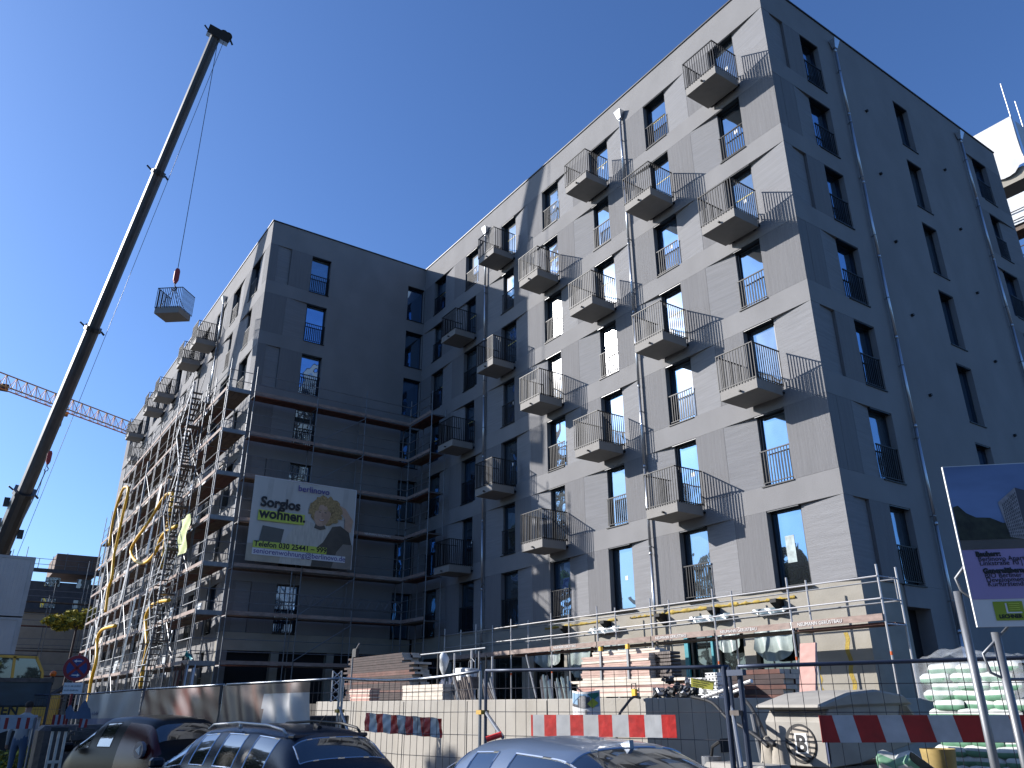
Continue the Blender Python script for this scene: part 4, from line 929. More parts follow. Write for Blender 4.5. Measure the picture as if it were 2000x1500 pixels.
# lettered sign on the fence
a = hd(1349, 1324, 9.45); e = hd(1394, 1331, 9.35); c_ = hd(1350, 1341, 9.45); d_ = hd(1392, 1348, 9.35)
t = thing('fence_sign', 'small yellow lettered sign tied on the fence before white perforated decks', 'sign', c_)
b = MB(); b.add([c_, d_, e, a], [(0, 1, 2, 3)]); nn = (d_-c_).cross(a-c_).normalized(); 
b = MB(); b.prism([c_, d_, e, a], nn*.0, nn*-.012); b.build('sign_plate', pm('sign_yellow', (.42, .40, .03), .5), t)
xx = (d_-c_).normalized(); zz = (a-c_).normalized(); zz = (zz-xx*zz.dot(xx)).normalized()
fs = nn if nn.dot(cam.location-c_) > 0 else -nn
for k, (tx, sz) in enumerate((('SCHWARZFELLER', .034), ('Gerüstbau · Bauservice', .02), ('Vermietung und Montage', .016), ('Tel. 030 · Berlin', .02))):
    lettering(tx, c_dk, t, frameM(c_+zz*(.075-.021*k)+xx*.012+fs*.004, xx, zz), sz, extrude=.001)
# curved poster
t = thing('curved_poster', 'curved printed poster of an apartment tower with green and lime squares on the fence', 'poster', hd(1149, 1403, 10.1))
pc = hd(1149, 1376, 10.25); dv = (FP[1]-FP[2]); dv.z = 0; dv.normalize(); nr = Vector((dv.y, -dv.x, 0)); nr = nr if nr.dot(-pc) > 0 else -nr
zlo_, zhi_ = hd(1149, 1402, 10.2).z, hd(1149, 1348, 10.2).z
def PP(u, v, d=0.):
    w = .19; return pc+dv*(-w+2*w*u)+nr*(.05+.07*math.sin(math.pi*u)+d)+Vector((0, 0, zlo_-pc.z+(zhi_-zlo_)*v-.02*math.sin(math.pi*u)))
b = MB(); b.grid(lambda u, v: PP(u, v), 12, 2); b.build('poster_sheet', PAPER, t, smooth=True, recalc=False)
def pfl(u0, u1, v0, v1, mat, d): 
    b = MB(); b.grid(lambda u, v: PP(u0+(u1-u0)*u, v0+(v1-v0)*v, d), 6, 1); b.build('printed_picture', mat, t, recalc=False)
c_sky = pm('print_sky', (.25, .42, .60), .5, var=.1); c_gr = pm('print_facade', (.36, .35, .34), .5, var=.3, scale=(60, 60, 60)); c_grn = pm('print_green', (.02, .19, .13), .5); c_li2 = pm('print_limegreen', (.45, .52, .05), .5); c_drk = pm('print_shadow', (.08, .08, .09), .5)
pfl(.02, .98, .42, .92, c_sky, .003); pfl(.02, .25, .42, .52, c_drk, .005); pfl(.27, .36, .42, .75, c_drk, .005); pfl(.36, .6, .42, .86, c_gr, .006); pfl(.6, .72, .42, .8, c_drk, .006)
def pd(pts, mat, d): b = MB(); b.add([PP(u, v, d) for u, v in pts], [(0, 1, 2, 3)]); b.build('printed_diamond', mat, t, recalc=False)
pd([(.66, .92), (.98, .92), (.98, .80), (.82, .66)], c_grn, .011); pd([(.64, .56), (.80, .38), (.97, .54), (.81, .74)], c_li2, .014)
for (u0, u1, v0, v1) in ((.2, .27, .12, .16), (.55, .62, .1, .34)): pfl(u0, u1, v0, v1, c_gr, .004)
# banners on the fence
def cloth(name, label, i0, px0, px1, zlow, mats_fn, fold, amp=.04, t0=0, t1=1, nu=46, nv=20):
    a, e = FP[i0+1], FP[i0]; d = e-a; d.z = 0; nr = Vector((d.y, -d.x, 0)).normalized(); nr = nr if nr.dot(-a) > 0 else -nr
    t = thing(name, label, 'banner', (a.x, a.y, zlow), group='printed banners on the site fence')
    def fn(u, v):
        w = t0+(t1-t0)*u; p = a.lerp(e, w); z = p.z-.03+(zlow-p.z)*v
        return Vector((p.x, p.y, z))+nr*(.05+amp*fold(u, v))
    b = MB(); b.grid(fn, nu, nv); 
    ms = mats_fn[0]; 
    for k in range(len(b.f)):
        u = ((k % nu)+.5)/nu; v = ((k//nu)+.5)/nv; b.m[k] = mats_fn[1](u, v)
    b.build('banner_cloth', ms, t, smooth=True, recalc=False); return t, fn, nr, d.normalized()
BW_ = pm('banner_white', (.52, .52, .53), .38, var=.06); BBR = pm('banner_brown', (.16, .10, .085), .4, var=.15, scale=(3, 3, 3)); BRD = pm('banner_red', (.15, .055, .045), .38, var=.2, scale=(3, 3, 3), dirt=.15, dirtcol=(.4, .35, .35))
BGY = pm('banner_grey', (.30, .33, .36), .38, var=.1); BBL = pm('banner_blue', (.10, .14, .27), .4, var=.1)
t, fn, nr, dn = cloth('fence_banner', 'brown and white printed banner with strong diagonal folds on the fence', 3, 441, 620, .35, ([BBR, BW_, BBL], lambda u, v: 1 if (u > .48+.12*v and v > .07+.05*u) or (u < .3 and v > .6 and u > .1) else (2 if .3 < u < .42 and v > .6 else 0)),
    lambda u, v: math.sin(u*34-v*9)*(.5+.5*v)+.9*math.sin((u-.1*v)*21+3)*v*(1-u)+1.6*math.exp(-((u-.92+.35*v)*9)**2)*(v < .95)-.8*math.exp(-((u-.7-.2*v)*10)**2), .035, 0, .8)
t, fn, nr, dn = cloth('fence_banner', 'reddish brown banner stretched on the middle fence panel', 4, 290, 441, .35, ([BRD], lambda u, v: 0), lambda u, v: .5*math.sin(u*9+v*4)+.25*math.sin((u-v)*25)*(1-v)+.3*math.sin((u*2-v)*17), .03, .02, .97)
t, fn, nr, dn = cloth('fence_banner', 'grey banner with blue stripe and lime lettered band on the left fence panel', 5, 178, 285, .35, ([BGY, BBL, c_lime], lambda u, v: 2 if .5 < v < .66 else (1 if .33 < v < .5 and u < .75 else 0)),
    lambda u, v: .6*math.sin(u*16+v*7)+1.2*math.exp(-((u-.25-.2*v)*9)**2)-.7*math.exp(-((u-.4-.12*v)*11)**2), .035, .03, .97)
lettering('Wohnen wie für Berlin', c_dk, t, frameM(fn(.05, .64)+nr*.07, dn, (0, 0, 1)), .2, bold=.004)
lettering('Bauen in Berlin', BBL, t, frameM(fn(.08, .3)+nr*.07, dn, (0, 0, 1)), .13)

# ================================================================== PROJECT SIGNBOARD at the right
sb = thing('project_signboard', 'large dark project signboard with a building picture and purple text panel on galvanised posts', 'signboard', (7.6, 3.7, 0))
c1, c2, c3 = hd(1846, 911, 8.6), hd(1903, 1225, 8.6), None
xa_ = (c1.x+c2.x)/2; ya_ = (c1.y+c2.y)/2; zt_, zb_ = c1.z, c2.z
# the board plane: its top edge runs towards px (2000, 916) and on past the picture
far = hd(2000, 917, 8.6); best = min(((abs(hd(2000, 917, h).z-zt_), h) for h in [7.0+.01*k for k in range(400)]))[1]; far = hd(2000, 917, best)
dxs = Vector((math.cos(R(45)), -math.sin(R(45)), 0)); bwid = 3.0
nb_ = Vector((dxs.y, -dxs.x, 0)); nb_ = nb_ if nb_.dot(-Vector((xa_, ya_, 0))) > 0 else -nb_
def SB(u, z, d=0.): return Vector((xa_, ya_, z))+dxs*u+nb_*d
b = MB(); b.hexa([SB(0, zb_, -.03), SB(bwid, zb_, -.03), SB(bwid, zb_, 0), SB(0, zb_, 0), SB(0, zt_, -.03), SB(bwid, zt_, -.03), SB(bwid, zt_, 0), SB(0, zt_, 0)]); b.build('board_panel', PAPER, sb)
hh = zt_-zb_
def sbq(u0, u1, v0, v1, mat, d, nm='printed_picture'):
    b = MB(); b.add([SB(u0, zb_+hh*v0, d), SB(u1, zb_+hh*v0, d), SB(u1, zb_+hh*v1, d), SB(u0, zb_+hh*v1, d)], [(0, 1, 2, 3)]); return b.build(nm, mat, sb, recalc=False)
c_pan = pm('print_violet', (.40, .32, .56), .55, var=.05); c_nav = pm('print_deepsky', (.17, .26, .46), .55, var=.35, scale=(.8, .8, 3), det=6); c_tree = pm('print_trees', (.03, .035, .02), .55, var=.6, scale=(14, 14, 14)); c_road = pm('print_road', (.12, .11, .10), .55); c_fac = pm('print_lightfacade', (.34, .33, .34), .55, var=.25, scale=(20, 20, 20)); c_fsh = pm('print_darkfacade', (.09, .09, .11), .55); c_logo = pm('print_logo', (.33, .42, .03), .55)
sbq(.008, bwid-.01, .46, .995, c_nav, .003); sbq(.008, bwid-.01, .16, .46, c_pan, .003, 'colour_panel'); sbq(.01, bwid-.02, .46, .52, c_road, .006)
b = MB(); pts = [(.01, .52), (.01, .73), (.06, .74), (.12, .69), (.2, .66), (.32, .655), (.42, .62), (.5, .62), (.62, .60), (.7, .52)]; b.add([SB(u, zb_+hh*v, .008) for u, v in pts], [tuple(range(len(pts)))]); b.build('printed_trees', c_tree, sb, recalc=False)
def poly(pts, mat, d, nm): b = MB(); b.add([SB(u, zb_+hh*v, d) for u, v in pts], [tuple(range(len(pts)))]); return b.build(nm, mat, sb, recalc=False)
poly([(.46, .53), (.60, .51), (.60, .84), (.42, .75)], c_fac, .010, 'printed_facade'); poly([(.60, .51), (.84, .53), (.84, .78), (.60, .84)], c_fsh, .010, 'printed_facade'); poly([(.84, .53), (1.5, .53), (1.5, 1.0), (1.1, .93), (.84, .8)], c_fac, .012, 'printed_facade')
pr = random.Random(5); wv = MB()
for i in range(9):
    for j in range(12):
        u = .45+.155*(i+.5)/9*.95; v0 = .53+.3*j/12*(.7+.3*(i/9)); wv.add([SB(u-.005, zb_+hh*v0, .0115), SB(u+.003, zb_+hh*v0, .0115), SB(u+.003, zb_+hh*(v0+.014), .0115), SB(u-.005, zb_+hh*(v0+.014), .0115)], [(0, 1, 2, 3)])
for i in range(14):
    for j in range(14):
        u = .88+.6*i/14; v0 = .55+.36*j/14*(.8+.2*i/14)
        if v0 < .95: wv.add([SB(u, zb_+hh*v0, .0135), SB(u+.014, zb_+hh*v0, .0135), SB(u+.014, zb_+hh*(v0+.015), .0135), SB(u, zb_+hh*(v0+.015), .0135)], [(0, 1, 2, 3)])
stuff(wv.build('printed_windows', c_drk, sb, recalc=False))
fm = lambda u, v: frameM(SB(u, zb_+hh*v, .008), dxs, (0, 0, 1))
for tx, v, u, bo in (('Bauherr:', .418, .12, .004), ('Berlinovo Apartment GmbH', .388, .13, 0), ('Linkstraße 10 | 10785 Berlin', .362, .135, 0), ('Generalübernehmer:', .315, .15, .004), ('BIO Berliner Immobilien', .287, .155, 0), ('Development GmbH', .261, .16, 0), ('Kurfürstendamm 15 | 10719 Berlin', .235, .165, 0)):
    lettering(tx, c_dk, sb, fm(u, v), .062, bold=bo, extrude=.001)
sbq(.17, .42, .035, .145, c_logo, .006, 'logo_panel'); sbq(.27, .285, .075, .135, PAPER, .009, 'logo_mark'); sbq(.285, .40, .075, .083, PAPER, .009, 'logo_mark')
for k in range(4): sbq(.30, .39, .093+.012*k, .097+.012*k, c_lime, .009, 'logo_line')
lettering('LECHNER', c_dk, sb, fm(.20, .048), .045, bold=.002, extrude=.001)
lettering('W', c_dk, sb, fm(.85, .03), .36, bold=.01, extrude=.001)
for px, pyt in ((1870, 1155), (1944, 1235), (1990, 1230)):
    q = hd(px, pyt, 8.75); 
    if px == 1990: q = SB(1.8, 3.0, -.2)
    b = MB(); b.tube((q.x, q.y, 0), (q.x, q.y, q.z), .038, 12); b.build('sign_post', GALV, sb, smooth=True)
q = hd(1872, 1155, 8.72); b = MB(); b.path([SB(.12, 2.95, -.05), q+Vector((0, 0, .12)), q+Vector((.02, -.02, -.0)), q+Vector((.06, -.07, -.06)), SB(.2, q.z-.06, -.05)], .016, 7); b.build('bracket_tube', GALV, sb, smooth=True)
q = hd(1925, 1300, 8.7); b = MB(); b.path([SB(.34, zb_+.05, -.08), q+Vector((.0, 0, .1)), q+Vector((0.02, -.02, -.06)), q+Vector((.1, -.1, -.12)), q+Vector((.33, -.33, -.12)), q+Vector((.38, -.38, -.2)), q+Vector((.38, -.38, -1.5))], .014, 7); b.build('bracket_tube', GALV, sb, smooth=True)
#@@4
# ================================================================== CARS
def catmull_split(verts, faces, fm, mats_names, parent, levels=2):
    me = bpy.data.meshes.new('tmp'); me.from_pydata(verts, [], faces)
    nm = max(fm)+1
    for k in range(nm): me.materials.append(mats_names[k][1])
    me.polygons.foreach_set('material_index', fm)
    bm = bmesh.new(); bm.from_mesh(me); bmesh.ops.remove_doubles(bm, verts=bm.verts, dist=.0005); bmesh.ops.recalc_face_normals(bm, faces=bm.faces); bm.to_mesh(me); bm.free()
    o = bpy.data.objects.new('tmp', me); COL.objects.link(o); md = o.modifiers.new('s', 'SUBSURF'); md.levels = levels; md.render_levels = levels
    dg = bpy.context.evaluated_depsgraph_get(); dg.update(); m2 = bpy.data.meshes.new_from_object(o.evaluated_get(dg))
    bpy.data.objects.remove(o)
    out = {}
    for k in range(nm):
        b = bmesh.new(); b.from_mesh(m2); dl = [f for f in b.faces if f.material_index != k]; 
        bmesh.ops.delete(b, geom=dl, context='FACES')
        if not b.faces: b.free(); continue
        for f in b.faces: f.smooth = True; f.material_index = 0
        name, mat = mats_names[k]
        # separate islands so that every pane is an object of its own
        b.verts.ensure_lookup_table(); seen = set(); islands = []
        for v in b.verts:
            if v.index in seen or not v.link_faces: continue
            st_ = [v]; isl = set()
            while st_:
                w = st_.pop()
                if w.index in isl: continue
                isl.add(w.index); st_ += [e.other_vert(w) for e in w.link_edges]
            seen |= isl; islands.append(isl)
        if name in ('paint_body',): islands = [set(v.index for v in b.verts)]
        for isl in islands:
            idx = sorted(isl); mp_ = {a: i for i, a in enumerate(idx)}
            vs_ = [b.verts[a].co.copy() for a in idx]; fs_ = [[mp_[v.index] for v in f.verts] for f in b.faces if f.verts[0].index in isl]
            m3 = bpy.data.meshes.new(name); m3.from_pydata(vs_, [], fs_); m3.materials.append(mat); m3.polygons.foreach_set('use_smooth', [True]*len(fs_))
            q = link(name, m3); q.parent = parent
            if 'window' in name or 'screen' in name:
                # bright or black trim along the pane edge
                bb = bmesh.new(); bb.from_mesh(m3); ed = [e for e in bb.edges if len(e.link_faces) == 1]; tb = MB()
                for e in ed: tb.tube(e.verts[0].co, e.verts[1].co, trim_r[0], 5)
                bb.free(); tq = link('window_trim', tb.mesh('window_trim', trim_m[0])); tq.parent = q
        b.free()
trim_r = [.008]; trim_m = [None]
def car(label, group, loc, heading, Lst, w, paint, trimmat, trim=.008, glass=CARG, quarter=None, hs=1., name='parked_car'):
    """Lst: stations (x, belt z, roof z, half width at roof, kind of strip behind this station: '' body, 'w' windscreen, 'r' roof, 'b' rear screen)"""
    t = thing(name, label, 'car', loc, local=True, group=group); t.rotation_euler = (0, 0, heading)
    trim_r[0] = trim; trim_m[0] = trimmat
    V = []; 
    for (x, zb, zr, hw, kind, nose) in Lst:
        zb *= hs; zr *= hs; hb = w/2*nose
        cr_ = .035 if zr > zb+.2 else .02
        sec = [(hb*.88, .2), (hb*.99, .42*1), (hb, .66*1), (hb*.965, zb), (hw, zr), (hw*.62, zr+cr_), (0, zr+cr_*1.35)]
        V.append([(x, y, z) for y, z in sec]+[(x, -y, z) for y, z in sec[-2::-1]])
    ns = len(V); nv = len(V[0]); verts = [p for r in V for p in r]; faces = []; fm = []
    for i in range(ns-1):
        kind = Lst[i][4]
        for j in range(nv-1):
            faces.append([i*nv+j, i*nv+j+1, (i+1)*nv+j+1, (i+1)*nv+j]); side = j in (3, 8); topf = j in (4, 5, 6, 7); m_ = 0
            if side and 'g' in kind: m_ = 1
            if topf and 'w' in kind: m_ = 2
            if topf and 'b' in kind: m_ = 3
            if quarter and j in (1, 2, 3, 8, 9, 10) and 'q' in kind and m_ == 0: m_ = 4
            fm.append(m_)
        faces.append([i*nv, (i+1)*nv, (i+1)*nv+nv-1, i*nv+nv-1]); fm.append(0)
    faces.append(list(range(nv))); fm.append(0); faces.append(list(range((ns-1)*nv, ns*nv))[::-1]); fm.append(0)
    mats = [('paint_body', paint), ('side_window', glass), ('windscreen', glass), ('rear_window_screen', glass)]+([('quarter_panel', quarter)] if quarter else [])
    catmull_split(verts, faces, fm, mats, t)
    xs = [q[0] for q in Lst]; xf, xr = max(xs)-.75, min(xs)+.78
    for x in (xf, xr):
        for sy in (-1, 1):
            wq = link('wheel', cm(('wheel', 1), lambda: MB().tube((0, -.1, 0), (0, .1, 0), .32, 22).mesh('wheel', BLK, bevel=.01))); wq.parent = t; wq.location = (x, sy*(w/2-.1), .32)
            rq = link('rim', cm(('rim', 1), lambda: MB().tube((0, -.107, 0), (0, .107, 0), .2, 14).mesh('rim', GALV))); rq.parent = wq
    return t
def cp_(name, mb, mat, par, **k): o = link(name, mb.mesh(name, mat, **k)); o.parent = par; return o
PB_ = pm('paint_steel_blue', (.12, .165, .25), .3, metal=.1, var=.03, coat=.5)
PDK = pm('paint_dark_blue', (.014, .019, .034), .25, var=.03, coat=0., spec=.45)
PBK = pm('paint_black', (.006, .007, .01), .3, var=.03, coat=0., spec=.15)
PRD = pm('paint_red', (.07, .003, .005), .25, var=.05, coat=0., spec=.4)
CHR = pm('chrome_trim', (.7, .72, .76), .22, metal=1., var=.02)
GRP = 'cars parked along the street'
sedan = [(2.32, .55, .62, .55, '', .72), (2.2, .68, .74, .62, '', .9), (1.6, .86, .90, .68, '', .985), (1.0, .95, .985, .70, 'w', 1), (.93, .955, 1.02, .70, 'wg', 1), (.25, .965, 1.37, .585, 'r', 1), (.20, .965, 1.375, .585, 'rg', 1), (-.28, .97, 1.40, .58, 'r', 1), (-.36, .97, 1.40, .58, 'rg', 1), (-1.0, .98, 1.37, .56, 'rg', 1), (-1.10, .98, 1.355, .555, 'bg', 1), (-1.42, .99, 1.24, .60, 'b', 1), (-1.78, 1.0, 1.045, .66, '', .985), (-2.1, .99, 1.02, .66, '', .95), (-2.3, .86, .92, .62, '', .84), (-2.34, .6, .66, .5, '', .7)]
SP = hd(1062, 1460, 7.5); SP.z = -.045
c1_ = car('silver-blue saloon with chrome window line and shark fin aerial, nearest of the parked cars', GRP, SP, R(90-1), sedan, 1.80, PB_, CHR, .009)
b = MB(); b.prism([(-.92, 0, 1.37), (-1.16, 0, 1.34), (-1.15, 0, 1.435)], (0, -.02, 0), (0, .02, 0)); cp_('shark_fin_aerial', b, PB_, c1_)
estate = [(2.25, .55, .62, .55, '', .72), (2.12, .74, .8, .62, '', .9), (1.6, .90, .95, .68, '', .985), (1.05, .98, 1.02, .70, 'w', 1), (.98, .985, 1.05, .70, 'wg', 1), (.4, 1.0, 1.42, .60, 'r', 1), (.34, 1.0, 1.425, .60, 'rg', 1), (-.2, 1.0, 1.47, .60, 'r', 1), (-.27, 1.0, 1.47, .60, 'rg', 1), (-.95, 1.0, 1.465, .60, 'r', 1), (-1.02, 1.0, 1.46, .60, 'rg', 1), (-1.62, 1.01, 1.42, .585, 'r', 1), (-1.86, 1.02, 1.37, .58, 'b', 1), (-2.1, 1.03, 1.08, .66, '', .975), (-2.2, .93, 1.0, .65, '', .95), (-2.26, .6, .7, .6, '', .85)]
SP = hd(497, 1470, 12.5); SP.z = -.1
c2_ = car('dark blue estate car with curved roof rails, middle one of the parked cars', GRP, SP, R(90+13), estate, 1.76, PDK, CHR, .009)
for sy in (-1, 1):
    b = MB(); b.path([(.3, sy*.56, 1.44), (.15, sy*.57, 1.50), (-.5, sy*.575, 1.53), (-1.2, sy*.57, 1.51), (-1.55, sy*.56, 1.46), (-1.62, sy*.56, 1.41)], .018, 7); b.tube((-.55, sy*.575, 1.46), (-.55, sy*.575, 1.52), .022); cp_('roof_rail', b, ALU if sy > 0 else BLK, c2_, smooth=True)
b = MB(); b.tube((-1.5, 0, 1.46), (-1.42, 0, 1.50), .04, 8); b.tube((-1.45, 0, 1.49), (-1.62, 0, 1.62), .006, 5); cp_('rod_aerial', b, BLK, c2_)
b = MB(); b.box(-1.80, -.56, 1.36, -1.66, .56, 1.41); cp_('roof_spoiler', b, PDK, c2_, bevel=.015)
for sy in (-1, 1): b = MB(); b.cbox((-.55, sy*.4, 1.12), (.25, .35, .35)); cp_('head_rest', b, BLK, c2_, bevel=.05)
small = [(1.55, .55, .62, .5, '', .75), (1.45, .8, .86, .6, '', .92), (1.15, .98, 1.03, .68, 'w', .985), (1.08, .99, 1.08, .68, 'wg', 1), (.55, 1.02, 1.46, .60, 'r', 1), (.48, 1.02, 1.47, .60, 'rg', 1), (-.1, 1.02, 1.50, .60, 'r', 1), (-.18, 1.02, 1.50, .60, 'rq', 1), (-.75, 1.03, 1.47, .60, 'rq', 1), (-1.0, 1.04, 1.42, .60, 'bq', 1), (-1.25, 1.04, 1.10, .70, 'q', .98), (-1.33, .95, 1.0, .68, '', .95), (-1.38, .6, .7, .6, '', .85)]
SP = hd(292, 1460, 16.6); SP.z = -.05
c3_ = car('small black hatchback with dark red rear pillar and round emblem, leftmost parked car', GRP, SP, R(90+22), small, 1.64, PBK, BLK, .007, quarter=PRD)
b = MB(); b.tube((-1.0, .86, 1.02), (-1.0, .80, 1.02), .13, 18); cp_('emblem_disc', b, pm('emblem_grey', (.16, .16, .2), .4), c3_)
b = MB(); b.prism([(-.93, 0, 1.02), (-1.05, 0, .95), (-1.05, 0, 1.09)], (0, .855, 0), (0, .87, 0)); cp_('emblem_mark', b, PAPER, c3_)
for t_, px in ((c3_, .6),):
    b = MB(); b.cbox((1.0, .93, 1.02), (.1, .2, .14)); cp_('wing_mirror', b, PBK, t_, bevel=.03)
for t_ in (c1_, c2_):
    for sy in (-1, 1): b = MB(); b.cbox((.85, sy*.97, 1.02), (.12, .2, .13)); cp_('wing_mirror', b, PB_ if t_ is c1_ else PDK, t_, bevel=.035)

# ================================================================== MORTAR PUMP AND SACKS
mx = thing('mortar_mixer', 'dusty grey mortar pump trailer with rounded hood and black striped circle emblem', 'mixer', (9.6, 6.5, 0))
MG = pm('dusty_grey_paint', (.38, .355, .31), .75, var=.14, scale=(3, 3, 5), dirt=.5, dirtcol=(.34, .30, .24), bump=.1)
MG2 = pm('mixer_blue_edge', (.05, .07, .16), .5)
x0m, y0m = 8.62, 6.1
prof = [(0, .95), (0, 1.42), (.0, 1.44), (.12, 1.58), (.28, 1.66), (.7, 1.72), (1.2, 1.735), (1.6, 1.715), (1.8, 1.65), (2.0, 1.45), (2.12, 1.2), (1.5, 1.12), (.6, .98)]
def hood(u, v):   # u along the profile over the top, v across the width, crowned
    k = u*(len(prof2)-1); i = min(int(k), len(prof2)-2); f = k-i; px_, pz_ = prof2[i][0]*(1-f)+prof2[i+1][0]*f, prof2[i][1]*(1-f)+prof2[i+1][1]*f
    e_ = abs(2*v-1)**4; return Vector((x0m+px_, y0m+.9*v, pz_-.07*e_*(pz_ > 1.1)))
b = MB(); b.prism([(x0m+x, 0, z) for x, z in prof], (0, y0m, 0), (0, y0m+.85, 0)); b.build('machine_body', MG, mx, bevel=.045)
b = MB(); b.prism([(x0m-.12, 0, 1.62), (x0m-.10, 0, 1.57), (x0m+.5, 0, 1.60), (x0m+1.9, 0, 1.62), (x0m+1.7, 0, 1.74), (x0m+1.1, 0, 1.80), (x0m+.5, 0, 1.76)], (0, y0m-.04, 0), (0, y0m+.9, 0)); b.build('hood_lid', MG, mx, bevel=.03)
b = MB(); b.box(x0m-.004, y0m+.0, 1.0, x0m+.03, y0m+.03, 1.5); b.build('edge_trim', MG2, mx)
b = MB(); b.prism([(x0m+1.55, 0, 1.48), (x0m+1.62, 0, 1.62), (x0m+1.78, 0, 1.60), (x0m+1.92, 0, 1.46)], (0, y0m-.006, 0), (0, y0m+.0, 0)); b.build('hood_slot', STEELD, mx, bevel=.01)
cy_, cz_ = y0m+.36, 1.2
b = MB(); b.tube((x0m+.02, cy_, cz_), (x0m-.012, cy_, cz_), .215, 28); b.build('emblem_disc', BLK, mx)
b = MB(); b.tube((x0m-.0, cy_-.02, cz_), (x0m-.017, cy_-.02, cz_), .185, 28); b.build('emblem_inner', pm('emblem_cream', (.50, .44, .36), .6), mx)
for k in range(6):
    z = cz_-.15+.058*k; hw_ = math.sqrt(max(.0, .18**2-(z-cz_)**2)); b = MB(); b.beam((x0m-.02, cy_-.02-hw_, z-.01), (x0m-.02, cy_-.02+hw_, z+.02), .004, .022); b.build('emblem_stripe', BLK, mx)
b = MB(); b.cbox((x0m-.02, cy_-.02, cz_), (.008, .17, .22)); b.build('emblem_plate', PAPER, mx)
lettering('B', BLK, mx, frameM((x0m-.027, cy_+.055, cz_-.09), (0, -1, 0), (0, 0, 1)), .26, bold=.006)
b = MB(); b.box(x0m+.1, y0m+.05, .55, x0m+2.0, y0m+.8, .95); b.build('chassis', STEELD, mx)
for x in (x0m+1.3,):
    for y in (y0m-.12, y0m+.82): b = MB(); b.tube((x, y, .33), (x, y+.16, .33), .33, 20); b.build('wheel', BLK, mx)
b = MB(); b.tube((x0m-.15, y0m+.75, .3), (x0m-.22, y0m+.85, 1.52), .035, 10); b.build('jockey_tube', GALV, mx)
b = MB(); b.tube((x0m+.2, y0m+.4, .6), (x0m-.7, y0m+.4, .5), .05, 8); b.build('drawbar', STEELD, mx)
# draped sacks
SCK = pm('sack_cloth', (.40, .36, .30), .9, var=.25, scale=(5, 5, 5), bump=.4)
for k, (px, H_, w_, top) in enumerate(((1500, 10.6, .2, 1.26), (1522, 10.4, .22, 1.22))):
    c_ = hd(px, 1470, H_)
    b = MB(); b.grid(lambda u, v: Vector((c_.x, c_.y, 0))+Vector(((w_*(.35+.75*v)*(1+.18*math.sin(u*2*math.pi*5+k)*v))*math.cos(u*2*math.pi)*.6, (w_*(.35+.75*v)*(1+.18*math.sin(u*2*math.pi*5+k)*v))*math.sin(u*2*math.pi), top-.95*v+.03*math.sin(u*13))), 40, 10)
    tag(b.build('draped_sack', SCK, smooth=True), f'dusty cloth sack draped over a machine part, {["left one leaning back", "right one beside the mixer"][k]}', 'sack', 'draped sacks by the mixer')
c_ = hd(1455, 1500, 10.4); t = thing('mortar_pump', 'low dusty pump unit in front of the grey wall', 'pump', (c_.x, c_.y, 0)); b = MB(); b.box(c_.x-.25, c_.y-.5, .3, c_.x+.25, c_.y+.45, 1.0); b.build('pump_body', MG, t, bevel=.05)
b = MB(); b.tube((c_.x, c_.y+.5, .9), (c_.x, c_.y+.5, 1.05), .12, 14); b.build('pump_inlet', GALV, t); b = MB(); b.path([(c_.x, c_.y+.5, 1.05), (c_.x-.05, c_.y+.42, 1.16), (c_.x-.05, c_.y+.3, 1.22)], .02); b.build('pump_lever', BLK, t)
# pallet of bags
BAGW = pm('bag_white', (.60, .62, .58), .55, var=.1, scale=(9, 9, 9), bump=.25); BAGG = pm('bag_green', (.16, .36, .22), .55, var=.2, scale=(7, 7, 7))
FILM = bpy.data.materials.new('shrink_film'); FILM.use_nodes = True
_n = FILM.node_tree; _t = _n.nodes.new('ShaderNodeBsdfTransparent'); _m = _n.nodes.new('ShaderNodeMixShader'); _p = _n.nodes['Principled BSDF']; _p.inputs['Roughness'].default_value = .2; _p.inputs['Base Color'].default_value = (.75, .78, .8, 1)
_no = _n.nodes.new('ShaderNodeTexNoise'); _no.inputs['Scale'].default_value = 5; _g = _n.nodes.new('ShaderNodeNewGeometry'); _n.links.new(_g.outputs['Position'], _no.inputs['Vector']); _b = _n.nodes.new('ShaderNodeBump'); _b.inputs['Strength'].default_value = .5; _b.inputs['Distance'].default_value = .05; _n.links.new(_no.outputs[0], _b.inputs['Height']); _n.links.new(_b.outputs[0], _p.inputs['Normal'])
_m.inputs[0].default_value = .2; _n.links.new(_t.outputs[0], _m.inputs[1]); _n.links.new(_p.outputs[0], _m.inputs[2]); _n.links.new(_m.outputs[0], _n.nodes['Material Output'].inputs[0])
def bag_mesh():
    b = MB()
    L, Wd, Hh = .41, .58, .155
    def fn(u, v):
        a = v*2*math.pi; px_ = (u-.5)*L; k = 1-abs(2*u-1)**9*.4
        cy = math.copysign(abs(math.cos(a))**.35, math.cos(a))*Wd/2; cz = math.copysign(abs(math.sin(a))**.4, math.sin(a))*Hh/2
        return Vector((cy*(.9+.1*k), px_, cz*k))
    b.grid(fn, 10, 16)
    for i, f in enumerate(b.f):
        zz_ = sum(b.v[q][2] for q in f)/4; b.m[i] = 1 if -.07 < zz_ < -.012 else 0
    return b.mesh('bag', [BAGW, BAGG], smooth=True)
BGM = bag_mesh()
